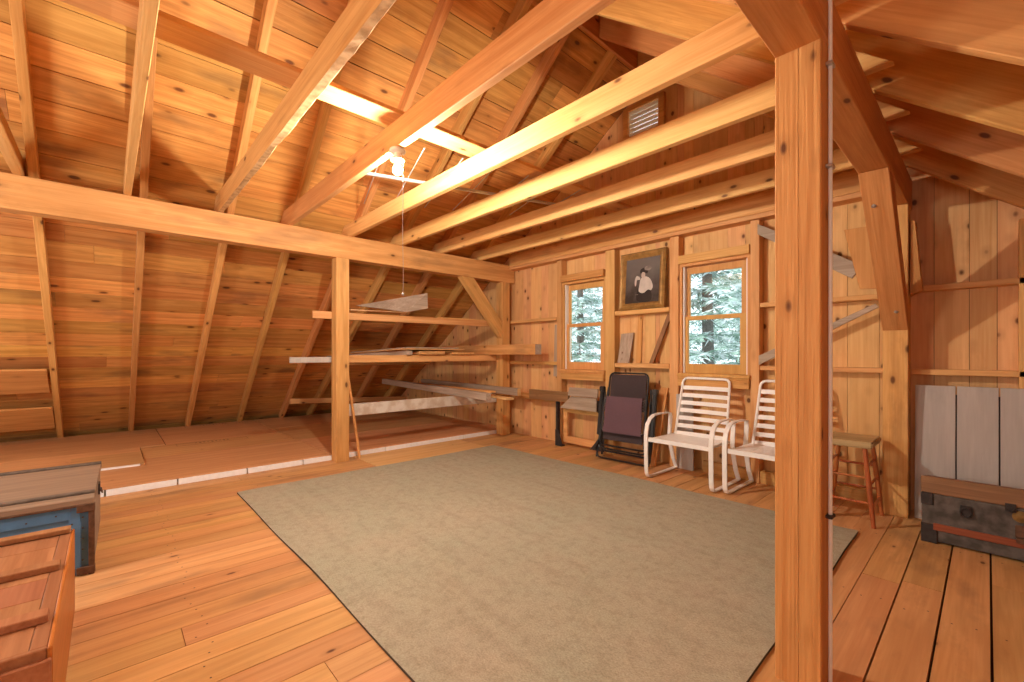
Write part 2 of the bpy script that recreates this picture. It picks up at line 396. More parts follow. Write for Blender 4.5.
timber('timber_post', ((PX0+PX1)/2, 4.54, 0), ((PX0+PX1)/2, 4.54, 2.395), .15, .15, up=(0, 1, 0), place='mid',
       label='square post against the gable wall between the wooden stool and the grey board panel', cat='post')
timber('purlin_timber', ((BX0+BX1)/2, YB+.02, 2.36), ((BX0+BX1)/2, YS-.02, 2.36), .15, .27, label='long horizontal timber on posts above the lumber shelves, under the left roof slope', cat='beam')
timber('purlin_timber', ((PX0+PX1)/2, YB+.02, 2.395), ((PX0+PX1)/2, YS-.02, 2.395), .15, .235, mat='timber_rough', label='long horizontal timber on the closest post, running over to the gable wall', cat='beam')
timber('knee_brace', ((BX0+BX1)/2+.012, 3.70, 2.3585), ((BX0+BX1)/2+.012, 4.463, 1.49), .12, .16, up=(0, .75, .65), e0=-.14, e1=-.182, label='diagonal brace from the left beam down to the corner post above the lumber', cat='brace')
kb = timber('knee_brace', ((PX0+PX1)/2, 3.50, 2.393), ((PX0+PX1)/2, 4.463, 1.43), .15, .15, mat='timber_rough', up=(0, .75, .65), e0=-.15, e1=-.15, label='orange bolted diagonal brace above the stool, from beam to gable post', cat='brace')
for t, dy in ((.25, .02), (1.17, -.02)):
    bo = MB(); bo.lathe([(.013, -.004), (.013, -.0005)], (t, dy, 0), 12); bo.lathe([(.006, -.011), (.006, -.004)], (t, dy, 0), 8)
    bolt = bo.build('bolt', 'steel', kb)

# rafters, left slope: one timber from the eave to the ridge (far edges measured)
LR = [(-.37, -.47), (.25, .29), (.90, 1.0), (1.42, 1.74), (2.10, 2.42), (2.77, 2.92), (3.30, 3.75), (4.00, 4.40)]
ordn = ['eighth', 'seventh', 'sixth', 'fifth', 'fourth', 'third', 'second', 'first']
for i, (yr, yf) in enumerate(LR):
    xf = -9.05
    timber('roof_rafter', (xf, yf-.03, roof_l(xf)), (XR-.02, yr-.03, roof_l(XR-.02)), .06, RD*math.cos(math.atan(RS)), 'rafter',
           label='%s rafter from the gable wall on the left roof slope, eave to ridge' % ordn[i], cat='rafter', group='rafters of the left roof slope', e0=-.09, e1=.09)
RR = [2.33, 3.01, 3.66, 4.36]
for i, y in enumerate(RR):
    timber('roof_rafter', (3.0, y-.025, roof_r(3.0)), (XR+.02, y-.025, roof_r(XR+.02)), .055, RDR*math.cos(math.atan(QS)), 'rafter',
           label='%s rafter from the gable wall on the right roof slope' % ['fourth', 'third', 'second', 'first'][i], cat='rafter', group='rafters of the right roof slope', e0=-.185, e1=.185)
timber('ridge_board', (XR, YB+.02, ZR-.03), (XR, YS-.02, ZR-.03), .025, .36, 'rafter', label='thin ridge board at the peak where both roof slopes meet', cat='ridge board')
JY = [-.49, .15, .84, 1.462, 2.13, 2.772, 3.40, 4.07]
jl = ['farthest ceiling joist from the gable wall, short of the left edge beam end', 'ceiling joist at upper left, seen almost end on beside a rafter',
      'ceiling joist with a rough bark edge below, next left of the lamp joist', 'ceiling joist that carries the bare bulb on its underside',
      'pale knotty ceiling joist just past the bare bulb', 'fourth ceiling joist from the gable wall, second past the bulb', 'second', 'first']
jl = ['ceiling joist across the far upper left corner, eighth from the gable wall', 'ceiling joist at upper left seen almost end on, seventh from the gable wall',
      'ceiling joist with a rough bark lower edge, sixth from the gable wall', 'ceiling joist carrying the bare bulb, fifth from the gable wall',
      'pale knotty ceiling joist just past the bulb, fourth from the gable wall', 'ceiling joist crossing below the louvered vent, third from the gable wall',
      'second ceiling joist from the gable wall', 'ceiling joist closest to the gable wall plate']
for i, y in enumerate(JY):
    if i == 2: continue
    o = timber('ceiling_joist', (-5.42, y-JW/2, JZ), (-.30, y-JW/2, JZ), JW, JH+(.03 if i in (2, 3) else 0), 'joist', label=jl[i], cat='joist', group='ceiling joists', e0=-.20, e1=-.18)
def bark_joist():
    y = JY[2]; x0, x1, h = -5.42, -.30, JH+.03; n = 70; mb = MB()
    rr = random.Random(5); w = 0
    for k in range(n+1):
        x = (x1-x0)*k/n; w = .7*w + .3*rr.uniform(0, .045); a = JW/2; t0 = .20*(1-k/n) if k == 0 else 0; t1 = .18 if k == n else 0
        mb.v += [(x, -a, .002+w*.15), (x, a-w*.55, rr.uniform(0, .004)), (x, a, w*.9), (x+t0-t1, a, h), (x+t0-t1, -a, h)]
    for k in range(n):
        for j in range(5):
            a = k*5+j; b = k*5+(j+1) % 5; mb.f.append((a, b, b+5, a+5)); mb.m.append(1 if j in (0, 1) else 0)
    mb.f.append((0, 1, 2, 3, 4)); mb.m.append(0); mb.f.append(tuple(n*5+j for j in range(5))); mb.m.append(0)
    o = mb.build('ceiling_joist', ['joist', 'bark_edge']); o.location = (x0, y-JW/2, JZ)
    tag(o, jl[2], 'joist', 'ceiling joists')
M['bark_edge'] = plain('waney_edge', (.66, .42, .21), .9, scale=16, bump=.4, second=(.46, .27, .12), spec=.1)
bark_joist()
timber('ledger_plank', (-2.70, YB+.1, JZ+JH+.032), (-2.70, YS-.1, JZ+JH+.032), .19, .032, 'joist', label='plank lying lengthways on top of the ceiling joists above the bulb', cat='plank')
timber('plate_timber', (BX1+.005, 4.66, 2.60), (PX0-.005, 4.66, 2.60), .14, .19, 'timber', label='horizontal timber along the gable wall above both windows, under the last joist', cat='beam')
timber('plate_board', (BX1+.005, 4.665, 2.555), (PX0-.005, 4.665, 2.555), .148, .043, 'joist', label='flat board nailed under the gable wall timber, on top of the studs', cat='board')

# gable wall studs and girts
YF = 4.62
def wall_piece(name, x0, x1, z0, z1, label, cat, yf=YF, mat='joist', group=None, yb=YS-.002):
    if x1-x0 > z1-z0: return timber(name, (x0, (yf+yb)/2, z0), (x1, (yf+yb)/2, z0), yb-yf, z1-z0, mat, label=label, cat=cat, group=group, bev=.003)
    return timber(name, ((x0+x1)/2, (yf+yb)/2, z0), ((x0+x1)/2, (yf+yb)/2, z1), yb-yf, x1-x0, mat, up=(1, 0, 0), place='mid', label=label, cat=cat, group=group, bev=.003)
SG = 'studs of the gable wall'
ST = [(-4.09, -4.005, 'stud along the left side of the left window'), (-3.275, -3.14, 'wide stud along the right side of the left window, left of the portrait'),
      (-2.415, -2.31, 'stud along the left side of the right window, right of the portrait'), (-1.575, -1.495, 'stud along the right side of the right window'),
      (.145, .19, 'thin stud on the gable wall at the right edge behind the grey panel')]
for a, b, l in ST: wall_piece('wall_stud', a, b, 0, 2.55 if a < 0 else roof_r(b)+.02, l, 'stud', group=SG)
GG = 'girts of the gable wall'
for a, b, z0, z1, l in [(BX1+.005, -4.095, 1.725, 1.77, 'upper short girt between the left corner post and the left window'), (BX1+.005, -4.095, 1.095, 1.142, 'lower short girt between the left corner post and the left window'),
      (-3.135, -2.42, 1.725, 1.776, 'girt between the windows with the framed portrait on it'), (-3.135, -2.42, 1.085, 1.14, 'girt between the windows behind the folded chair top, scrap wood on it'),
      (-1.49, PX0-.005, 1.70, 1.742, 'upper girt right of the right window, ending at the gable post'), (-1.49, PX0-.005, 1.095, 1.135, 'lower girt right of the right window, above the stool'),
      (PX1+.005, 1.6, 1.735, 1.778, 'upper girt right of the gable post, above the grey panel'), (PX1+.005, 1.6, 1.09, 1.132, 'lower girt right of the gable post, just over the grey panel')]:
    wall_piece('wall_girt', a, b, z0, z1, l, 'girt', group=GG)
for a, b, l in [(-3.995, -3.285, 'left'), (-2.305, -1.58, 'right')]:
    wall_piece('window_header', a, b, 2.235, 2.325, 'thick header block across the top of the %s window' % l, 'header', yf=4.58 if l == 'left' else 4.60, mat='rafter')
    wall_piece('window_sill_block', a, b, .905, .99, 'orange block under the sill of the %s window' % l, 'block', yf=4.59, mat='rafter')
for a, b, l in [(-4.0, -3.28, 'left')]:
    wall_piece('wall_girt', a, b, .60 if l == 'left' else .66, .64 if l == 'left' else .70, 'short low girt below the %s window' % l, 'girt', group=GG)
wall_piece('sole_plate', -4.0, PX0-.01, .0, .045, 'flat plank along the foot of the gable wall behind the chairs', 'plank', yf=4.63) if False else None

# ------------------------------------------------------------------ windows
def window(name, x0, x1, which):
    w = empty(name, ((x0+x1)/2, 4.68, 1.0)); struct(w); inv = Matrix.Translation(-w.location)
    def put(mb, nm, mat, par=w, bev=.002, label=None):
        o = mb.build(nm, mat, bevel=bev); o.parent = par
        o.matrix_parent_inverse = Matrix.Translation(-w.location) if par is w else Matrix.Translation(Vector((0, 0, 0)))
        if label: o['label'] = label
        return o
    f = MB(); y0, y1 = 4.635, 4.80
    f.box((x0, y0, WZ[0]), (x0+.028, y1, WZ[1])); f.box((x1-.028, y0, WZ[0]), (x1, y1, WZ[1])); f.box((x0+.028, y0, WZ[1]-.03), (x1-.028, y1, WZ[1]))
    put(f, 'window_frame', 'sash')
    s = MB(); s.box((x0-.01, 4.585, WZ[0]-.012), (x1+.01, y1, WZ[0]+.022)); s.box((x0, 4.60, WZ[0]-.03), (x1, 4.632, WZ[0]-.012)); put(s, 'window_sill', 'sash', bev=.004)
    j = MB(); j.box((x0+.0285, 4.66, WZ[0]+.023), (x0+.045, 4.76, WZ[1]-.031)); put(j, 'jamb_liner', 'jamb', label='white jamb liner')
    j = MB(); j.box((x1-.045, 4.66, WZ[0]+.023), (x1-.0285, 4.76, WZ[1]-.031)); put(j, 'jamb_liner', 'jamb', label='white jamb liner')
    gx0, gx1 = x0+.078, x1-.11
    for z0, z1, ya, nm in ((1.043, 1.662, 4.675, 'lower_sash'), (1.628, 2.20, 4.715, 'upper_sash')):
        sm = MB(); yb = ya+.034; a, b = x0+.046, x1-.046
        lo, hi = (z0+.10, z1-.045) if nm == 'lower_sash' else (z0+.036, z1-.072)
        sm.box((a, ya, z0), (gx0, yb, z1)); sm.box((gx1, ya, z0), (b, yb, z1)); sm.box((gx0, ya, z0), (gx1, yb, lo)); sm.box((gx0, ya, hi), (gx1, yb, z1))
        so = put(sm, nm, 'sash')
        g = MB(); g.box((gx0-.004, ya+.014, lo-.004), (gx1+.004, ya+.018, hi+.004))
        go = g.build('glass_pane', 'glass'); go.parent = so; 
    return w
def fix_children(w):
    # parts were built in world coordinates; keep them where they are under an empty that is not at the origin
    pass
window('window_1', W1[0], W1[1], 'left'); window('window_2', W2[0], W2[1], 'right')

# louvered vent high in the gable
vt = empty('gable_vent', (-2.79, 4.735, 3.85)); tag(vt, 'small cream louvered vent high in the gable peak', 'vent')
def child(mb, nm, mat, par, bev=0., smooth=False, label=None, seg=1):
    o = mb.build(nm, mat, bevel=bev, smooth=smooth, seg=seg); o.parent = par
    if label: o['label'] = label
    return o
f = MB()
for a, b in (((-.27, -.05, 0), (-.2, .005, .42)), ((.2, -.05, 0), (.27, .005, .42)), ((-.2, -.05, 0), (.2, .005, .05)), ((-.2, -.05, .37), (.2, .005, .42))): f.box(a, b)
child(f, 'vent_frame', 'rafter', vt, .003)
for k in range(6):
    s = MB(); z = .060+k*.053; s.hexa([(-.2, -.014, z), (.2, -.014, z), (.2, -.009, z), (-.2, -.009, z), (-.2, -.028, z+.040), (.2, -.028, z+.040), (.2, -.023, z+.040), (-.2, -.023, z+.040)])
    child(s, 'slat', 'louver', vt)

# ------------------------------------------------------------------ loft floor along the left eave
yseam = [-1.6, -.02, .49, 1.07, 1.62, 2.62, 3.85, 4.72]
pl = ['behind the blue chest', 'just right of the blue chest', 'next to the rug corner', 'second left of the middle post', 'at the foot of the middle post', 'right of the middle post behind the leaning stick', 'closest to the gable wall']
for i in range(7):
    mb = MB(); mb.box((-6.35, yseam[i]+.006, 0), (-5.235, yseam[i+1]-.006, .055))
    o = mb.build('foam_board', 'foam', bevel=.003); tag(o, 'white foam edge under the plywood, %s' % pl[i], 'foam board', 'white foam boards under the loft plywood')
PG = 'plywood sheets on the loft floor'
sheets = [(-6.45, -5.25, -.45, 1.93, .056, 'large plywood sheet along the white foam edge, left of the middle post'), (-6.45, -5.25, 1.94, 4.70, .056, 'large plywood sheet under the lumber shelves beside the foam edge'),
          (-7.25, -6.46, .30, 1.9, .056, 'stamped narrow plywood sheet behind the large front sheet'), (-7.7, -6.46, 1.91, 4.70, .056, 'plywood sheet deep under the lumber shelves at the gable wall'),
          (-7.28, -6.46, -1.7, .295, .056, 'plywood sheet behind the blue chest'), (-8.95, -7.29, -1.7, .55, .056, 'plywood sheet tucked under the eave at far left'),
          (-8.95, -7.26, .56, 1.9, .056, 'plywood sheet under the eave behind the stamped sheet'), (-8.95, -7.71, 1.91, 4.70, .056, 'plywood sheet under the eave in the dark back corner'),
          (-6.9, -6.12, -.30, .29, .069, 'loose reddish plywood offcut lying on the sheets behind the blue chest')]
for x0, x1, y0, y1, z, l in sheets:
    if z < .06 and x1 < -6.4: pass
    mb = MB(); mb.box((0, 0, 0), (x1-x0, y1-y0, .012)); o = mb.build('plywood_sheet', 'ply', bevel=.001); o.location = (x0, y0, z); tag(o, l, 'plywood', PG)
    if 'stamped' in l:
        st = MB(); h = .0126
        for a, b in (((.05, .35, h), (.22, .355, h+.0004)), ((.05, 1.15, h), (.22, 1.155, h+.0004)), ((.05, .355, h), (.055, 1.15, h+.0004)), ((.215, .355, h), (.22, 1.15, h+.0004))): st.box(a, b)
        for k in range(9):
            y = .55+k*.045
            st.box((.09, y, h), (.12+.04*((k*5) % 3)/2, y+.02, h+.0004))
        c = child(st, 'ink_stamp', 'brown_wood', o)
for x0, x1, l in ((-8.95, -6.46, ''),):
    for y0, y1 in ((YB+.1, 4.72),):
        mb = MB(); mb.box((x0, y0, 0), (-6.36, y1, .0555)); o = mb.build('trim_1', 'dark_gap'); struct(o)
mb = MB(); mb.box((-6.118, -.27, .0685), (-6.07, .25, .0835)); tag(mb.build('foam_strip', 'foam', bevel=.002), 'short white strip along the edge of the loose plywood offcut', 'strip')
mb = MB(); mb.box((0, 0, 0), (.66, 1.54, .009)); o = mb.build('plywood_sheet', 'ply_pale', bevel=.001); o.location = (-5.215, 2.19, .001)
tag(o, 'pale thin plywood sheet flat on the floor between rug and foam edge', 'plywood')

# ------------------------------------------------------------------ rug
def build_rug():
    x0, x1, y0, y1 = -4.55, -.612, .855, 3.865; nx, ny = 70, 56; mb = MB()
    import mathutils
    def P(i, j):
        x = x0+(x1-x0)*i/nx; y = y0+(y1-y0)*j/ny
        e = .010*math.sin(y*2.3+1)+.006*math.sin(y*5.1); e2 = .012*math.sin(x*1.9)+.006*math.sin(x*4.3)
        if i == 0: x += e
        if i == nx: x += e*.7
        if j == ny: y += e2
        if j == 0: y += e2*.5
        n = mathutils.noise.noise(Vector((x*1.3, y*1.3, 3)))*.003
        edge = .006*math.exp(-((x1-x)/.06)**2)*(1 if y > 2.6 else .3)
        return (x, y, .012+n+edge+.001)
    for j in range(ny+1):
        for i in range(nx+1): mb.v.append(P(i, j))
    for j in range(ny):
        for i in range(nx): a = j*(nx+1)+i; mb.f.append((a, a+1, a+nx+2, a+nx+1)); mb.m.append(0)
    rim = [(i, 0) for i in range(nx)] + [(nx, j) for j in range(ny)] + [(i, ny) for i in range(nx, 0, -1)] + [(0, j) for j in range(ny, 0, -1)]
    b0 = len(mb.v)
    for (i, j) in rim: p = P(i, j); mb.v.append((p[0], p[1], .0008))
    k = len(rim)
    for t in range(k):
        i, j = rim[t]; i2, j2 = rim[(t+1) % k]
        mb.f.append((j*(nx+1)+i, b0+t, b0+(t+1) % k, j2*(nx+1)+i2)); mb.m.append(1)
    mb.f.append(tuple(b0+t for t in range(k))[::-1]); mb.m.append(1)
    o = mb.build('area_rug', ['rug', 'rug_edge']); 
    return tag(o, 'large greyish green rug spread over the middle of the floor', 'rug')
build_rug()

# ------------------------------------------------------------------ lumber rack on the left
RAIL = 'horizontal rails of the lumber rack'
XRL = BX0-.022
timber('rack_rail', (XRL, 1.72, 1.66), (XRL, 4.40, 1.675), .04, .085, 'joist', label='top rail of the lumber rack, behind the middle post and the brace', cat='rail', group=RAIL)
timber('rack_rail', (XRL, 2.0, 1.145), (XRL, 4.60, 1.145), .04, .09, 'joist', label='middle rail of the lumber rack with boards stacked on it', cat='rail', group=RAIL)
timber('rack_rail', (XRL, 2.0, .50), (XRL, 4.60, .50), .04, .145, 'white_wash', label='whitewashed plank forming the lowest rail of the lumber rack', cat='rail', group=RAIL)
def on_roof(u, v):
    d = ray(u, v); t = (RZ0-RS*RX0-EYE)/(d.z-RS*d.x); return d*t+Vector((0, 0, EYE))
a, b = on_roof(290, 398), on_roof(436, 395)
timber('rack_rail', (a.x-.02, a.y, a.z-.105), (b.x-.02, b.y, b.z-.105), .035, .09, 'joist', label='low rear rail of the lumber rack nailed across the rafters', cat='rail', group=RAIL)
timber('rack_rail', (-7.35, 2.72, 1.055), (-7.35, 4.60, 1.055), .04, .085, 'joist', label='middle rear rail of the lumber rack under the stacked boards', cat='rail', group=RAIL)
# cross bearers that tie the rails to the rafters (their ends show behind the rails)
# lumber on the rack
LG = 'lumber on the rack'
def plank(name, p, q, w, h, mat, label, up=(0, 0, 1), cat='plank', group=LG, bev=.003, endmat=None):
    return timber(name, p, q, w, h, mat, up=up, label=label, cat=cat, group=group, bev=bev, endmat=endmat)
p = on_x(384, 381, -7.75)
plank('squared_timber', (p.x, p.y, p.z-.05), (-4.38, 3.62, .648), .085, .095, 'grey_wood', 'grey squared timber sticking out lowest toward the rug from the rack', cat='timber')
plank('squared_timber', (-7.45, 4.50, .66), (-4.58, 4.36, .648), .07, .105, 'grey_wood', 'dark grey timber with a yellow sawn end along the gable wall', cat='timber', endmat='ply_pale')
plank('plank', (-7.2, 4.15, .70), (-4.52, 3.80, .73), .12, .022, 'joist', 'orange plank lying on top between the two low grey timbers')
plank('plank', (-7.2, 4.35, .66), (-4.22, 3.86, .648), .11, .028, 'ply_pale', 'pale plank with a bright sawn end between the two low grey timbers')
plank('squared_timber', (-6.6, 4.36, 1.24), (-4.17, 4.33, 1.24), .12, .145, 'timber', 'thick timber lying on the middle rail, its end hanging out by the corner post', cat='timber', endmat='grey_wood')
mb = MB()
for (dx, dy, dz, s) in ((2.432, 0, .07, 1),): mb.hexa([(2.4, -.061, -.001), (2.4325, -.061, -.001), (2.4325, .061, -.001), (2.4, .061, -.001), (2.4, -.061, .146), (2.4325, -.061, .146), (2.4325, .061, .146), (2.4, .061, .146)])
plank('plank', (XRL-.045, 1.49, 1.150), (XRL-.045, 2.6, 1.150), .035, .065, 'panel_grey', 'white painted plank poking out left of the middle post on the middle rail')
plank('plank', (-7.2, 2.62, 1.165), (-5.17, 2.93, 1.240), .09, .055, 'grey_wood', 'grey board laid slantwise on the middle rail behind the middle post')
plank('plank', (-7.3, 3.25, 1.15), (-5.16, 3.27, 1.244), .42, .045, 'joist', 'short orange board under the thin sheets on the middle rail')
plank('plank', (-7.3, 3.85, 1.15), (-5.17, 3.80, 1.244), .40, .030, 'joist', 'orange board on the middle rail next to the thick timber')
def sheet(corners, t, mat, name, label):
    c = [Vector(x) for x in corners]; mb = MB(); mb.hexa(c + [x+Vector((0, 0, t)) for x in c]); o = mb.build(name, mat, bevel=.001); return tag(o, label, 'board', LG)
sheet([(-7.0, 2.75, 1.245), (-5.14, 2.80, 1.309), (-5.14, 3.80, 1.309), (-7.0, 3.75, 1.245)], .014, 'ply', 'thin_sheet', 'thin brown sheet lying flat on the stack of the middle rail')
sheet([(-6.9, 2.85, 1.27), (-5.17, 2.88, 1.328), (-5.17, 3.72, 1.328), (-6.9, 3.7, 1.27)], .014, 'grey_y', 'thin_sheet', 'thin grey sheet on top of the stack of the middle rail')
# board leaning on the top rail
mb = MB(); A = on_x(354, 306, -5.6); B = on_x(428, 309, -5.15); C = on_x(427, 293, -5.15); D = on_x(356, 304.5, -5.6)
b0 = Vector((-5.55, 2.42, 1.80)); b1 = Vector((-5.17, 3.22, 1.78))
def slab(corners, off, mat, name, label, cat='board', group=None):
    c = [Vector(x) for x in corners]; o = Vector(off); mb = MB(); mb.hexa(c + [x+o for x in c]); ob = mb.build(name, mat, bevel=.002); return tag(ob, label, cat, group)
slab([on_x(356, 305.5, -5.55), on_x(407, 312, -5.22), on_x(428, 308.5, -5.20), on_x(427.5, 293, -5.20)], (-.03, .006, 0), 'grey_y', 'plank', 'pointed grey board standing on edge on the top rail, at the lamp cord', group=LG)
slab([on_x(351, 309, -5.6), on_x(408, 312.3, -5.21), on_x(412, 313.2, -5.21), on_x(351, 310.5, -5.6)], (-.12, 0, .012), 'ply_pale', 'plank', 'thin pale board lying on the top rail under the pointed grey board', group=LG)
plank('plank', (XRL-.06, 3.45, 1.752), (XRL-.06, 4.3, 1.758), .09, .02, 'joist', 'short orange board at the right end of the top rail')
st = MB(); a = Vector((-5.085, 2.21, .01)); b = Vector((-5.24, 2.13, 1.0)); st.bar(a, b, .022, .028, (0, 1, 0)); tag(st.build('wooden_stick', 'rafter', bevel=.004), 'thin wooden stick leaning on the rack beside the middle post', 'stick')
# boards between the rafters at far left
for (v0, v1, n, l) in ((371, 394, 0, 'upper'), (410, 431, 1, 'lower')):
    a, b = on_roof(-60, v0), on_roof(49, v1)
    zt, zb = on_roof(20, v0), on_roof(20, v1)
    nrm = Vector((-RS, 0, 1)).normalized()
    y0, y1 = -1.35, -.53
    mb = MB(); q = [Vector((zb.x, y0, roof_l(zb.x))), Vector((zb.x, y1, roof_l(zb.x))), Vector((zt.x, y1, roof_l(zt.x))), Vector((zt.x, y0, roof_l(zt.x)))]
    mb.hexa([x+nrm*.0 for x in q]+[x+nrm*.025 for x in q]); tag(mb.build('blocking_board', 'pine_y', bevel=.003), '%s board nailed across the far left rafter near the eave' % l, 'board', 'boards near the left eave')

# ------------------------------------------------------------------ lamp
lx, ly = -2.70, 1.437
lamp = empty('bulb_lamp', (lx, ly, JZ)); tag(lamp, 'bare bulb in a white porcelain holder under a ceiling joist', 'lamp')
h = MB(); h.lathe([(.052, -.001), (.055, -.012), (.05, -.02), (.03, -.03), (.026, -.055), (.045, -.068), (.046, -.075), (.02, -.078)], n=24); child(h, 'lamp_holder', 'porcelain', lamp, smooth=True)
g = MB(); g.lathe([(.013, -.079), (.014, -.095), (.022, -.112), (.030, -.132), (.030, -.146), (.024, -.16), (.012, -.169), (.002, -.171)], n=20)
M['bulb'] = emitter('lit_bulb', (1.0, .90, .77), 4500.)
child(g, 'light_bulb', 'bulb', lamp, smooth=True)
s = MB(); pts = [(.05, .012, -.07)] + [(.052+.004*math.sin(k*.5), .012, -.07-k*.05) for k in range(1, 19)]; s.tube(pts, .0016, 6)
s.lathe([(.004, -.99), (.007, -.985), (.007, -.975), (.003, -.97)], (.052, .012, 0), 8); child(s, 'pull_cord', 'cord', lamp)

# ------------------------------------------------------------------ old aerial on the joists
ae = empty('roof_aerial', (-3.6, 1.68, JZ+JH+.002)); tag(ae, 'old television aerial with thin rods lying on the ceiling joists behind the bulb', 'aerial')
B = Vector((.60, 1.86, 0)); bn = B.normalized(); pn = Vector((-bn.y, bn.x, 0))
bm_ = MB(); bm_.bar((-.03, -.1, .014), B+Vector((0, 0, .014)), .024, .024); child(bm_, 'boom', 'alu', ae, .002)
for k, (t, L, z) in enumerate(((.02, .85, .028), (.3, .75, .028), (.62, .7, .028), (.92, .66, .028), (1.25, .6, .028), (1.55, .55, .028), (1.85, .5, .028))):
    r = MB(); c = bn*t; r.tube([c+pn*L+Vector((0, 0, z)), c-pn*L*.85+Vector((0, 0, z))], .0045, 8); rod = child(r, 'rod', 'alu', ae)
    if k in (2, 4):
        i = MB(); i.lathe([(.014, 0), (.018, .01), (.018, .035), (.012, .045)], (c.x, c.y, .01), 10); child(i, 'insulator', 'cinsul' if k == 2 else 'black', ae)
cl = MB(); c = bn*1.22; cl.box((c.x-.02, c.y-.02, .0), (c.x+.02, c.y+.02, .06)); cl.tube([c+Vector((.03*math.cos(t), .0, .02-.04*math.sin(t)*0 + .03*math.sin(t))) for t in [x*.5 for x in range(13)]], .004, 6); child(cl, 'mast_clamp', 'steel', ae, .002)

# ------------------------------------------------------------------ conduit on the near post
cd = MB(); px, py = PX1+.011, 1.985
pts = [(px, py, .012)] + [(px, py, z) for z in (.6, 1.2, 1.8, 2.4, 2.55)] + [(px, py-.01, 2.60), (px, py-.035, 2.66), (px-.0, py-.07, 2.72), (px, py-.10, 2.80), (px, py-.10, 3.0)]
cd.tube(pts, .0068, 12); cdo = cd.build('electrical_conduit', 'pipe', smooth=True); tag(cdo, 'thin grey conduit running up the side of the closest post', 'conduit')
for z in (.645, 1.95, 2.33):
    k = MB(); k.box((px-.011, py-.024, z-.006), (px+.0115, py+.024, z+.006)); child(k, 'conduit_clip', 'iron' if z < 1 else 'steel', cdo, .002)

# ------------------------------------------------------------------ scrap wood on the gable wall
slab([(-.82, 4.545, 2.292), (-.60, 4.545, 2.29), (-.60, 4.545, 1.775), (-.715, 4.545, 1.785)], (0, .02, 0), 'pine_z', 'scrap_board', 'short orange board fixed to the wall left of the bolted brace', group='scrap boards at the bolted brace')
slab([(-.40, 4.5, 2.28), (-.375, 4.5, 2.26), (-.335, 4.5, 1.735), (-.405, 4.5, 1.70)], (0, .10, 0), 'pine_z', 'scrap_board', 'short board fixed to the right side of the gable post at the brace', group='scrap boards at the bolted brace')
slab([(-1.50, 4.585, 2.40), (-1.50, 4.585, 2.50), (-.70, 4.585, 1.985), (-.775, 4.585, 1.885)], (0, .03, 0), 'grey_wood', 'brace_board', 'grey board slanting down from right window stud toward the brace', group='slanting grey boards on the gable wall')
slab([(-1.49, 4.585, 1.145), (-1.49, 4.585, 1.235), (-.62, 4.585, 1.66), (-.60, 4.585, 1.63)], (0, .03, 0), 'grey_wood', 'brace_board', 'grey board slanting up behind the closest post toward the gable post', group='slanting grey boards on the gable wall')
slab([(-3.11, 4.64, 1.141), (-2.95, 4.64, 1.141), (-2.925, 4.71, 1.51), (-3.10, 4.71, 1.50)], (0, .02, .0), 'grey_z', 'scrap_board', 'short grey board standing on the girt under the portrait', group='scrap wood on the girt under the portrait')
slab([(-2.90, 4.715, 1.141), (-2.83, 4.715, 1.141), (-2.81, 4.724, 1.72), (-2.875, 4.724, 1.72)], (0, .012, 0), 'pine_z', 'scrap_board', 'narrow orange strip standing upright on the girt under the portrait', group='scrap wood on the girt under the portrait')
slab([(-2.68, 4.64, 1.141), (-2.63, 4.64, 1.141), (-2.425, 4.69, 1.70), (-2.475, 4.69, 1.71)], (0, .03, 0), 'brown_z', 'scrap_board', 'dark brown stick leaning slantwise on the girt under the portrait', group='scrap wood on the girt under the portrait')
slab([(-2.32, 4.592, .0), (-2.13, 4.592, .0), (-2.14, 4.599, .82), (-2.325, 4.599, .81)], (0, .02, 0), 'panel_grey', 'leaning_board', 'grey board leaning on the wall behind the left white armchair', group='boards leaning behind the chairs')
slab([(-2.585, 4.45, .0), (-2.50, 4.45, .0), (-2.42, 4.60, .87), (-2.51, 4.60, .87)], (0, .022, 0), 'pine_z', 'leaning_board', 'orange plank leaning on the wall between folded chair and white armchair', group='boards leaning behind the chairs')
slab([(-2.66, 4.50, .0), (-2.60, 4.50, .0), (-2.56, 4.60, .80), (-2.63, 4.60, .80)], (0, .02, 0), 'grey_z', 'leaning_board', 'narrow grey board leaning on the wall right behind the folded chair', group='boards leaning behind the chairs')
def board_bit(p, q, w, h, mat, label): return timber('plank', p, q, w, h, mat, label=label, cat='plank', bev=.003)
board_bit((-2.05, 4.66, .001), (-.66, 4.66, .001), .05, .12, 'timber', 'plank on edge along the wall foot behind the white armchairs')

slab([(-4.225, 4.70, .93), (-4.13, 4.70, .93), (-4.13, 4.715, 1.67), (-4.215, 4.715, 1.67)], (0, .015, 0), 'grey_z', 'scrap_board', 'upright grey board on the wall at the left side of the left window stud')
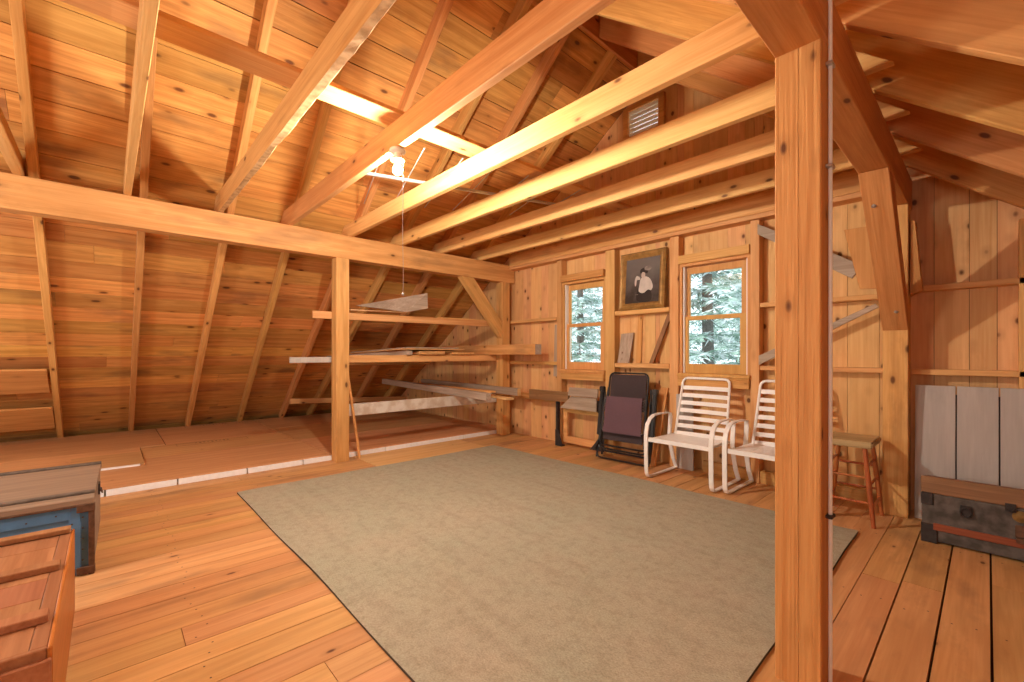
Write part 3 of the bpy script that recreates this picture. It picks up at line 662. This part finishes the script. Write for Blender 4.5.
# wooden frame with steel corners left of the folded chair
tf = empty('table_frame', (-3.93, 4.55, 0)); tag(tf, 'wooden frame with dark steel legs and corner plates beside the folded chair', 'frame')
t = MB(); t.box((-.62, -.02, .60), (.12, .02, .735)); child(t, 'rail', 'brown_wood', tf, .003)
t = MB(); t.box((.0, .02, .05), (.70, .05, .14)); child(t, 'rail', 'joist', tf, .003)
t = MB(); t.box((.0, .02, .46), (.70, .05, .52)); child(t, 'rail', 'joist', tf, .003)
t = MB(); t.box((.0, .02, .1405), (.07, .05, .4595)); child(t, 'stile', 'joist', tf, .003)
t = MB(); t.box((.60, .02, .1405), (.70, .05, .4595)); child(t, 'stile', 'joist', tf, .003)
t = MB(); t.box((-.085, -.04, .0), (-.055, .02, .60)); t.box((-.09, -.045, .0), (.03, .025, .02)); child(t, 'leg', 'iron', tf, .003)
def gus(pts, y):
    g = MB(); n = len(pts); g.poly([(x, y, z) for x, z in pts]); g.poly([(x, y+.004, z) for x, z in pts][::-1])
    for i in range(n):
        a, b = pts[i], pts[(i+1) % n]; g.poly([(a[0], y, a[1]), (b[0], y, b[1]), (b[0], y+.004, b[1]), (a[0], y+.004, a[1])])
    child(g, 'corner_plate', 'iron', tf)
gus([(-.085, .02), (.05, .02), (-.03, .22), (-.085, .22)], -.048)
gus([(.70, .03), (.48, .03), (.56, .12), (.70, .30)], -.02)
gus([(.70, .66), (.46, .66), (.58, .54), (.70, .42)], -.02)
slab([(-3.78, 4.485, .70), (-3.30, 4.485, .70), (-3.30, 4.495, .81), (-3.76, 4.495, .81)], (0, .02, 0), 'grey_wood', 'weathered_plank', 'upper weathered plank stacked on the wooden frame under the left window', group='weathered planks under the left window')
slab([(-3.92, 4.485, .525), (-3.32, 4.485, .525), (-3.32, 4.495, .69), (-3.73, 4.495, .69)], (0, .02, 0), 'grey_wood', 'weathered_plank', 'lower weathered plank stacked on the wooden frame under the left window', group='weathered planks under the left window')
timber('plank', (-4.95, 4.665, .585), (-4.1, 4.665, .555), .06, .085, 'timber', label='orange board along the wall behind the dark grey timber end', cat='plank')

# ------------------------------------------------------------------ portrait
pt = empty('framed_portrait', (-2.785, 4.650, 1.777)); pt.rotation_euler = (math.radians(-4.5), 0, 0); tag(pt, 'gilt framed old portrait photograph standing on the girt between the windows', 'picture')
W, Hh, fw = .61, .70, .082
f = MB()
prof = [(0, 0), (.004, -.022), (.022, -.034), (.040, -.026), (.052, -.030), (.07, -.018), (fw, -.008), (fw, 0)]
cor = [(-W/2, 0, 1, 1), (W/2, 0, -1, 1), (W/2, Hh, -1, -1), (-W/2, Hh, 1, -1)]
for e in range(4):
    a, b = cor[e], cor[(e+1) % 4]
    for k in range(len(prof)-1):
        (o1, d1), (o2, d2) = prof[k], prof[k+1]
        f.poly([(a[0]+a[2]*o1, d1, a[1]+a[3]*o1), (b[0]+b[2]*o1, d1, b[1]+b[3]*o1), (b[0]+b[2]*o2, d2, b[1]+b[3]*o2), (a[0]+a[2]*o2, d2, a[1]+a[3]*o2)])
f.poly([(-W/2, 0, 0), (W/2, 0, 0), (W/2, 0, Hh), (-W/2, 0, Hh)])
child(f, 'frame', 'gilt', pt)
def print_mat():
    m, nt, b = new_mat('old_photograph'); L = nt.links.new
    tc = N(nt, 'ShaderNodeTexCoord'); n = N(nt, 'ShaderNodeTexNoise'); L(tc.outputs['Object'], n.inputs['Vector']); n.inputs['Scale'].default_value = 5; n.inputs['Detail'].default_value = 3
    sx = N(nt, 'ShaderNodeSeparateXYZ'); L(tc.outputs['Object'], sx.inputs[0])
    v = ramp01(nt, sx.outputs[2], .22, .52)
    c = mixc(nt, v, (.035, .027, .024), (.15, .13, .12)); c = mixc(nt, ramp01(nt, n.outputs[0], .45, .7, 0, .45), c, (.20, .18, .165)); L(c, b.inputs['Base Color']); b.inputs['Roughness'].default_value = .3
    return m
M['print'] = print_mat(); M['p_white'] = plain('print_white', (.62, .55, .50), .35, var=.15, scale=12); M['p_skin'] = plain('print_skin', (.52, .44, .39), .35); M['p_dark'] = plain('print_dark', (.03, .022, .02), .35, var=.2); M['p_hat'] = plain('print_hat', (.30, .26, .23), .35, var=.4, scale=20)
pr = MB(); pr.poly([(-W/2+fw-.004, -.006, fw-.004), (W/2-fw+.004, -.006, fw-.004), (W/2-fw+.004, -.006, Hh-fw+.004), (-W/2+fw-.004, -.006, Hh-fw+.004)])
def blob(pts, mi, y):
    # smooth closed outline through the control points
    out = []; n = len(pts)
    for i in range(n):
        p0, p1, p2, p3 = [Vector(pts[(i+k-1) % n]) for k in range(4)]
        for t in (0, .25, .5, .75):
            out.append(.5*((2*p1)+(-p0+p2)*t+(2*p0-5*p1+4*p2-p3)*t*t+(-p0+3*p1-3*p2+p3)*t**3))
    pr.poly([(x-.0, y, z) for x, z in out], mi)
blob([(-.05, .10), (.12, .10), (.11, .25), (.05, .32), (-.03, .30), (-.07, .2)], 3, -.0063)
blob([(-.04, .22), (.02, .195), (.08, .23), (.12, .22), (.14, .27), (.10, .36), (.03, .395), (-.02, .37), (-.035, .30)], 1, -.0066)
blob([(-.095, .29), (-.10, .36), (-.075, .41), (-.03, .385), (-.035, .36), (-.07, .36), (-.08, .30)], 1, -.0067)
blob([(-.008, .385), (.03, .385), (.036, .425), (.014, .452), (-.012, .43)], 2, -.0069)
blob([(-.025, .43), (.005, .45), (.06, .425), (.07, .47), (.02, .50), (-.03, .475)], 3, -.0071)
blob([(.03, .47), (.09, .46), (.12, .49), (.08, .515), (.03, .505)], 4, -.0073)
pr.poly([(-.085, -.0072, .18), (-.05, -.0072, .18), (-.05, -.0072, .187), (-.085, -.0072, .187)], 4)
child(pr, 'photograph', ['print', 'p_white', 'p_skin', 'p_dark', 'p_hat'], pt)

# ------------------------------------------------------------------ folded lounge chair
lc = empty('folding_lounge_chair', (-2.84, 4.33, 0)); lc.rotation_euler = (math.radians(-8.5), 0, math.radians(2)); tag(lc, 'black folding lounge chair with plum seat, folded up against the wall', 'chair')
def arc(cx, cz, r, a0, a1, n, y): return [(cx+r*math.cos(math.radians(a0+(a1-a0)*k/n)), y, cz+r*math.sin(math.radians(a0+(a1-a0)*k/n))) for k in range(n+1)]
b = MB(); pts = [(-.275, 0, .25)] + [(-.255, 0, .62)] + arc(-.19, .975, .06, 180, 90, 6, 0) + arc(.19, .975, .06, 90, 0, 6, 0) + [(.255, 0, .62), (.275, 0, .25)]; b.tube(pts, .011, 10); child(b, 'back_frame', 'black', lc, smooth=True)
def fab(x0, x1, z0, z1, y, sag, mat, nm, lab=None, dx=0.):
    mb = MB(); nx, nz = 10, 12
    for k in (0, 1):
        for j in range(nz+1):
            for i in range(nx+1):
                u, w = i/nx, j/nz; xx = (x0+(x1-x0)*u)*(1-dx*w)
                yy = y + sag*(4*u*(1-u))*(.6+.4*math.sin(math.pi*w)) - .004*math.cos(w*9) + k*.012
                mb.v.append((xx, yy, z0+(z1-z0)*w))
    S = (nx+1)*(nz+1)
    for j in range(nz):
        for i in range(nx):
            a = j*(nx+1)+i; mb.f.append((a, a+1, a+nx+2, a+nx+1)); mb.m.append(0); mb.f.append((S+a+nx+1, S+a+nx+2, S+a+1, S+a)); mb.m.append(0)
    rim = [i for i in range(nx+1)] + [j*(nx+1)+nx for j in range(1, nz+1)] + [nz*(nx+1)+i for i in range(nx-1, -1, -1)] + [j*(nx+1) for j in range(nz-1, 0, -1)]
    for t in range(len(rim)):
        a, c = rim[t], rim[(t+1) % len(rim)]; mb.f.append((a, S+a, S+c, c)); mb.m.append(0)
    return child(mb, nm, mat, lc, smooth=True, label=lab)
fab(-.232, .232, .60, 1.02, -.004, .012, 'fabric_dark', 'backrest', 'dark brown mesh backrest')
fab(-.245, .245, .33, .75, -.075, -.018, 'fabric_purple', 'seat', 'plum fabric seat', dx=.06)
fab(-.25, .25, .24, .36, -.035, .01, 'fabric_dark', 'leg_rest', 'dark leg rest')
for sx in (-1, 1):
    t = MB(); t.tube([(sx*.285, -.055, .20), (sx*.265, -.055, .80)], .010, 8); child(t, 'seat_rail', 'black', lc)
    z = MB()
    pts = []
    for k in range(13): pts += [(sx*.242, -.078, .35+k*.031), (sx*.272, -.06, .362+k*.031)]
    z.tube(pts, .0025, 5); child(z, 'lacing', 'cord', lc)
    t = MB(); t.tube([(sx*.335, -.02, .02), (sx*.315, .0, .5), (sx*.275, .03, .86)], .012, 8); child(t, 'leg', 'black', lc)
    t = MB(); t.tube([(sx*.31, .05, .05), (sx*.335, .04, .5), (sx*.325, .02, .84)], .012, 8); child(t, 'leg', 'black', lc)
    t = MB(); t.box((sx*.345-.022, -.02, .28), (sx*.345+.022, .025, .82)); t.box((sx*.345-.03, -.03, .80), (sx*.345+.03, .03, .865)); child(t, 'armrest', 'black', lc, .008, seg=2)
    t = MB(); t.bar((sx*.31, -.03, .22), (sx*.345, -.03, .10), .012, .05, (0, 1, 0)); child(t, 'hinge_plate', 'black', lc, .002)
    t = MB(); t.bar((sx*.30, -.01, .70), (sx*.325, -.01, .40), .012, .035, (0, 1, 0)); child(t, 'link_bar', 'black', lc, .002)
for (z, y, r) in ((.022, -.02, .30), (.135, -.05, .27), (.175, -.03, .27), (.10, .05, .27)):
    t = MB(); t.tube([(-r-.03, y, z+.035), (-r-.015, y, z+.008), (-r+.02, y, z), (r-.02, y, z), (r+.015, y, z+.008), (r+.03, y, z+.035)], .011, 8); child(t, 'base_bar', 'black', lc, smooth=True)

# ------------------------------------------------------------------ white strap armchairs
def armchair():
    r = empty('patio_armchair', (0, 0, 0))
    hw = .325
    def side(sx):
        y = []
        # closed loop of flat strap in the y-z plane: floor runner, front leg, curved arm, rear leg
        P = [(.56, .012), (.05, .012)] + [(.05+.05*math.cos(math.radians(a)), .062+.05*math.sin(math.radians(a))) for a in (255, 235, 210, 180)]
        P = [(.60, .016), (.35, .013), (.07, .012), (.035, .02), (.012, .05), (.004, .10), (.0, .25), (-.002, .40), (.004, .48), (.025, .545), (.07, .595), (.14, .625), (.25, .632), (.42, .625), (.47, .615), (.485, .58), (.475, .5), (.46, .38), (.475, .30), (.54, .12), (.605, .018)]
        mb = MB(); mb.strap([(sx*hw, a, b) for a, b in P], .042, .014, (1, 0, 0)); return mb
    for sx in (-1, 1): child(side(sx), 'side_frame', 'white', r, .003)
    sf = MB(); sf.tube([(-.28, .50, .385), (-.285, .03, .395), (.285, .03, .395), (.28, .50, .385)], .013, 8); sf.strap([(-.315, .015, .395), (.315, .015, .395)], .02, .04, (0, 1, 0)); child(sf, 'seat_frame', 'white', r)
    for k in range(8):
        yy = .065+k*.056; s = MB(); s.strap([(-.29, yy, .405), (-.15, yy, .398), (0, yy, .395), (.15, yy, .398), (.29, yy, .405)], .044, .006, (0, 1, 0)); child(s, 'seat_slat', 'white', r)
    lean = .16; z0, z1 = .33, 1.0
    def bk(x, t): return (x, .455+lean*t, z0+(z1-z0)*t)
    b = MB(); pts = [bk(-.268, 0), bk(-.255, .5), bk(-.245, .86)] + [(-.195+.05*math.cos(math.radians(a)), bk(0, .90+.09*math.sin(math.radians(a)))[1], bk(0, .91+.08*math.sin(math.radians(a)))[2]) for a in (180, 150, 120, 90)]
    pts2 = [(-p[0], p[1], p[2]) for p in reversed(pts)]; b.tube(pts+pts2, .0135, 10); child(b, 'back_frame', 'white', r, smooth=True)
    for k in range(7):
        t = .13+k*.118; w = .266-.022*t; s = MB(); s.strap([bk(-w, t), (-w*.5, bk(0, t)[1]+.012, bk(0, t)[2]), (0, bk(0, t)[1]+.016, bk(0, t)[2]), (w*.5, bk(0, t)[1]+.012, bk(0, t)[2]), bk(w, t)], .042, .006, (0, lean, z1-z0)); child(s, 'back_slat', 'white', r)
    return r
def copy_thing(o):
    n = o.copy(); col.objects.link(n)
    for c in o.children:
        d = c.copy(); col.objects.link(d); d.parent = n
        for g in c.children: e = g.copy(); col.objects.link(e); e.parent = d
    return n
c1 = armchair(); c1.location = (-2.0, 3.965, 0); c1.rotation_euler = (0, 0, math.radians(-1)); tag(c1, 'white slatted metal armchair in full view below the right window', 'chair', 'white armchairs by the gable wall')
c2 = copy_thing(c1); c2.location = (-1.25, 3.995, 0); c2.rotation_euler = (0, 0, math.radians(-1.5)); c2['label'] = 'white slatted metal armchair half hidden behind the closest post'

# ------------------------------------------------------------------ wooden stool
sx0, sy0 = -.715, 4.22
sl = empty('wooden_stool', (sx0, sy0, 0)); tag(sl, 'red brown wooden stool with a pale worn seat at the gable post', 'stool')
s = MB(); s.box((-.155, -.20, .565), (.155, .19, .612)); child(s, 'seat', 'stool_seat', sl, .009, seg=2)
feet = {}
def leg_at(fx, fy, t): return Vector((fx*(.105+.055*(1-t)), fy*(.155+.025*(1-t))-.005, .566*t))
for fx in (-1, 1):
    for fy in (-1, 1):
        l = MB(); l.tube([leg_at(fx, fy, t) for t in (0, .3, .6, 1)], [.0135, .0165, .0175, .014], 10); child(l, 'leg', 'stool_leg', sl, smooth=True)
for fy in (-1, 1):
    for t in (.30, .62) if fy < 0 else (.36, .68): q = MB(); q.tube([leg_at(-1, fy, t), leg_at(1, fy, t)], .009, 8); child(q, 'rung', 'stool_leg', sl)
for fx in (-1, 1):
    for t in (.24, .52, .76): q = MB(); q.tube([leg_at(fx, -1, t), leg_at(fx, 1, t)], .009, 8); child(q, 'rung', 'stool_leg', sl)

# ------------------------------------------------------------------ grey board panel and trunk on the right
pn_ = MB()
xs = [-.385, -.158, .055, .27, .48, .70]
for a, b in zip(xs[:-1], xs[1:]): pn_.hexa([(a+.004, 4.53, .001), (b-.004, 4.53, .001), (b-.004, 4.553, .001), (a+.004, 4.553, .001), (a+.004, 4.585, 1.012), (b-.004, 4.585, 1.012), (b-.004, 4.608, 1.012), (a+.004, 4.608, 1.012)])
pn_.hexa([(-.37, 4.554, .2), (.69, 4.554, .2), (.69, 4.560, .2), (-.37, 4.560, .2), (-.37, 4.6, .95), (.69, 4.6, .95), (.69, 4.607, .95), (-.37, 4.607, .95)], 1)
tag(pn_.build('board_panel', ['panel_grey', 'iron'], bevel=.0015), 'grey painted panel of wide boards leaning on the wall behind the dark trunk', 'panel')
tk = empty('steamer_trunk', (-.305, 4.013, 0)); tag(tk, 'worn dark trunk with wooden slats in front of the grey panel', 'trunk')
TL, TD = .92, .36
t = MB(); t.box((.003, .003, .012), (TL-.003, TD, .325)); child(t, 'body', 'trunk_body', tk, .006)
t = MB(); t.hexa([(0, 0, .326), (TL, 0, .326), (TL, TD, .326), (0, TD, .326), (0, .0, .438), (TL, .0, .438), (TL, TD, .372), (0, TD, .372)]); child(t, 'lid', 'trunk_wood', tk, .006, label='bare brown wooden lid')
t = MB(); t.box((.06, -.010, .09), (TL-.06, .002, .135)); child(t, 'slat', 'trunk_red', tk, .003)
for x in (0, TL-.075):
    t = MB(); t.box((x, -.007, .0), (x+.08, .09, .125)); child(t, 'corner_plate', 'iron', tk, .004)
    t = MB(); t.box((x, -.006, .25), (x+.06, .09, .33)); child(t, 'corner_plate', 'iron', tk, .004)
t = MB(); t.box((.185, -.011, .215), (.235, -.001, .285))
t.tube([(.21+.024*math.cos(a*.45), -.016, .245+.028*math.sin(a*.45)) for a in range(14)], .006, 6, closed=True); child(t, 'latch', 'iron', tk, .001)
t = MB(); t.box((.375, -.008, .295), (.42, -.001, .345)); t.tube([(.38, -.014, .31), (.40, -.018, .30), (.415, -.014, .315)], .005, 6); child(t, 'clasp', 'iron', tk, .001)
t = MB(); t.lathe([(.035, 0), (.034, .003), (.022, .004), (.012, .006)], n=18); o = child(t, 'lock', 'brass', tk); o.rotation_euler = (math.pi/2, 0, 0); o.location = (.437, -.001, .275)
t = MB(); t.box((.415, -.012, .15), (.50, -.001, .225)); t.box((.42, -.03, .12), (.495, -.011, .152)); child(t, 'hasp', 'rust', tk, .004)

# ------------------------------------------------------------------ blue chest
bc = empty('blue_chest', (-3.452, -.060, 0), math.radians(-1.2)); tag(bc, 'blue painted chest with a worn flat lid and metal edges on the floor', 'chest')
CD, CL, CH = 1.06, .85, .435         # depth back along -x, length along -y
t = MB(); t.box((-CD+.01, -CL, .006), (-.012, -.012, CH-.035)); child(t, 'body', 'blue', bc, .004)
t = MB(); t.box((-CD+.02, -.0118, .01), (-.012, -.004, CH-.04)); child(t, 'end_panel', 'chest_end', bc, .002, label='bare worn end panel')
t = MB(); t.box((-CD, -CL-.005, CH-.034), (.002, .002, CH)); child(t, 'lid', 'chest_top', bc, .004, label='worn brown canvas lid')
for x in (-.10, -CD+.06):
    t = MB(); t.box((x-.04, -CL-.005, CH+.0005), (x, .002, CH+.016)); child(t, 'lid_slat', 'chest_slat', bc, .004)
t = MB(); t.box((-.0115, -CL, CH-.11), (-.004, -.10, CH-.036)); t.box((-.0115, -.10, .04), (-.004, -.055, CH-.036)); child(t, 'face_slat', 'blue', bc, .002)
t = MB(); t.box((-.03, -CL-.004, CH-.043), (.004, .004, CH-.033)); t.box((-.03, -.022, .0), (.003, .004, CH-.042)); child(t, 'edge_strip', 'rust', bc, .002)
for z0, z1 in ((CH-.085, CH-.033), (.0, .05)):
    t = MB(); t.box((-.03, -.070, z0+.008), (.006, .006, z1)); child(t, 'corner_plate', 'rust', bc, .003)
t = MB()
for k in range(5):
    for (y, z) in ((-.045, .09+k*.06), (-.088, .06+k*.06)):
        t.lathe([(.0045, 0), (.003, .003)], (0, 0, 0), 8)
        for q in range(len(t.v)-16, len(t.v)): x_, y_, z_ = t.v[q]; t.v[q] = (-.004+z_, y+x_, z+y_)
for k in range(6):
    t.lathe([(.0045, 0), (.003, .003)], (0, 0, 0), 8)
    for q in range(len(t.v)-16, len(t.v)): x_, y_, z_ = t.v[q]; t.v[q] = (-.004+z_, -.15-k*.11+x_, CH-.075-(k % 2)*.012+y_)
child(t, 'rivet', 'nail', bc)
t = MB(); t.box((-.55, .0025, CH-.10), (-.47, .012, CH-.03)); t.tube([(-.54, .014, CH-.07), (-.51, .022, CH-.10), (-.48, .014, CH-.07)], .005, 6); child(t, 'hasp', 'iron', bc, .002)

# ------------------------------------------------------------------ wooden crate
cr = empty('wooden_crate', (-3.02, -.119, 0)); tag(cr, 'reddish wooden crate with battens across its lid, in front of the blue chest', 'crate')
KX, KY, KH = 1.17, .80, .398
t = MB(); t.box((.0, -.011, .003), (KX, 0, KH-.0)); child(t, 'side_panel', 'crate_side', cr, .003, label='orange varnished side')
t = MB(); t.box((.0, -KY, .003), (KX, -KY+.02, KH)); child(t, 'side_panel', 'crate_side', cr, .003)
t = MB(); t.box((KX-.02, -KY+.021, .003), (KX-.002, -.0115, KH-.002)); child(t, 'end_panel', 'crate_wood', cr, .003)
t = MB(); t.box((.002, -KY+.021, .003), (.02, -.0115, KH-.002)); child(t, 'end_panel', 'crate_wood', cr, .003)
t = MB(); t.box((KX-.001, -.10, .003), (KX+.018, -.002, KH-.03)); t.box((KX-.001, -KY, .003), (KX+.018, -KY+.1, KH-.03)); t.box((KX-.001, -KY+.1, KH-.09), (KX+.016, -.1, KH-.03)); child(t, 'corner_batten', 'crate_wood', cr, .003)
x = .0215
for k in range(6):
    w = (KX-.043)/6; l = MB(); l.box((x+.001, -KY+.021, KH-.022), (x+w-.001, -.05, KH-.004)); child(l, 'lid_board', 'crate_wood', cr, .002); x += w
l = MB(); l.box((.0215, -.0485, KH-.022), (KX-.021, -.0118, KH-.003)); child(l, 'lid_edge', 'crate_wood', cr, .002)
for x in (.0, .47, .93):
    l = MB(); l.box((x, -KY+.02, KH-.0035 if x > 0 else KH), (x+.06, -.013 if x == 0 else -.022, KH+.022)); child(l, 'lid_batten', 'crate_wood', cr, .003)

# ------------------------------------------------------------------ outside: lawn and conifers
mb = MB(); n = 24
for j in range(n+1):
    for i in range(n+1): x = -26+42*i/n; y = YS+.4+30*j/n; mb.v.append((x, y, -3.0+.12*math.sin(x*.7)+.1*math.sin(y*.9)))
for j in range(n):
    for i in range(n): a = j*(n+1)+i; mb.f.append((a, a+1, a+n+2, a+n+1)); mb.m.append(0)
M['lawn'] = plain('frosty_grass', (.38, .42, .36), .9, var=.4, scale=3); struct(mb.build('lawn', 'lawn'))
def conifer(seed, H, base):
    rr = random.Random(seed); r = empty('conifer_tree', (0, 0, 0))
    tr = MB(); tr.tube([(0, 0, 0), (.05, .03, H*.3), (0, .05, H*.65), (0, 0, H)], [.17, .14, .08, .02], 10); child(tr, 'trunk', 'bark', r, smooth=True)
    f = MB(); z = H*.10
    while z < H*.98:
        R = base*(1-z/H)**.8+.12; nb = 9
        for k in range(nb):
            a = 2*math.pi*(k+rr.random())/nb; d = Vector((math.cos(a), math.sin(a), 0)); L = R*rr.uniform(.75, 1.1); ns = max(5, int(L*11))
            for s in range(1, ns+1):
                t = s/ns; p = Vector((0, 0, z)) + d*L*t + Vector((0, 0, -.32*L*t*t+.06*L*t))
                for sd in (-1, 1):
                    for rep in (0, 1):
                        l = (.30*(1-t*.6)+.06)*rr.uniform(.6, 1.3); q = Vector((-d.y, d.x, 0))*sd
                        e = (q*.8+d*rr.uniform(.3, .9)+Vector((0, 0, rr.uniform(-.75, .25)))).normalized()*l; w = rr.uniform(.012, .034)
                        up = e.cross(Vector((rr.uniform(-1, 1), rr.uniform(-1, 1), rr.uniform(-1, 1)))).normalized()*w
                        f.poly([p-up*.5, p+e*.5-up, p+e, p+e*.5+up])
        z += H*.030*rr.uniform(.7, 1.3)
    child(f, 'foliage', 'needles', r); return r
tA = conifer(3, 13.5, 3.3); tB = conifer(11, 12.5, 3.2)
spots = [(tA, (-10.0, 12.5), 'frosted conifer outside, filling the left window'), (tB, (-4.3, 10.0), 'frosted conifer outside, filling the right window'), (None, (-14.2, 18.0), 'frosted conifer outside, far behind the left window tree'),
         (None, (-6.0, 17.2), 'frosted conifer outside, behind and between the two window trees'), (None, (-8.8, 24.0), 'frosted conifer outside, the most distant one behind all others')]
for i, (o, (x, y), l) in enumerate(spots):
    if o is None: o = copy_thing(tA if i % 2 else tB)
    o.location = (x, y, -3.05); o.rotation_euler = (0, 0, i*1.3); tag(o, l, 'tree', 'conifers outside the gable windows')

# ------------------------------------------------------------------ light, camera, view
w = bpy.data.worlds.new('World'); scene.world = w; w.use_nodes = True
bg = w.node_tree.nodes['Background']; bg.inputs[0].default_value = (.80, .90, 1.0, 1); bg.inputs[1].default_value = 3.0
sun = bpy.data.lights.new('sun', 'SUN'); sun.energy = 5.0; sun.angle = .02; sun.color = (1, .96, .9); so = bpy.data.objects.new('sun', sun); col.objects.link(so); so.rotation_euler = (math.radians(42), 0, math.radians(-25))

fl = bpy.data.lights.new('rear_fill', 'POINT'); fl.energy = 72; fl.shadow_soft_size = .35; fl.color = (1, .94, .86); fo = bpy.data.objects.new('rear_fill', fl); col.objects.link(fo); fo.location = (.3, -1.1, 1.65)  # added fill light behind the camera, no fixture; brightens the right side
fl2 = bpy.data.lights.new('aisle_fill', 'POINT'); fl2.energy = 225; fl2.shadow_soft_size = .5; fl2.color = (1, .94, .86); fo2 = bpy.data.objects.new('aisle_fill', fl2); col.objects.link(fo2); fo2.location = (-3.2, -2.3, 1.5)  # second added fill, also without a fixture; evens out the bulb's falloff
fl3 = bpy.data.lights.new('eave_fill', 'POINT'); fl3.energy = 75; fl3.shadow_soft_size = .4; fl3.color = (1, .94, .86); fo3 = bpy.data.objects.new('eave_fill', fl3); col.objects.link(fo3); fo3.location = (-6.0, -2.3, 1.15)  # weak unseen fill added to lift the lower left roof slope

cam = bpy.data.cameras.new('camera'); co = bpy.data.objects.new('camera', cam); col.objects.link(co)
co.location = (0, 0, EYE); co.rotation_euler = (math.pi/2, 0, YAW); cam.sensor_width = 36; cam.lens = 36*FOC/1024; cam.shift_y = (CV-341)/1024; cam.clip_start = .02
scene.camera = co
scene.view_settings.view_transform = 'Standard'; scene.view_settings.look = 'None'; scene.view_settings.exposure = 0.0; scene.view_settings.gamma = 1.0
scene.view_settings.use_curve_mapping = False
scene.cycles.max_bounces = 14; scene.cycles.diffuse_bounces = 8
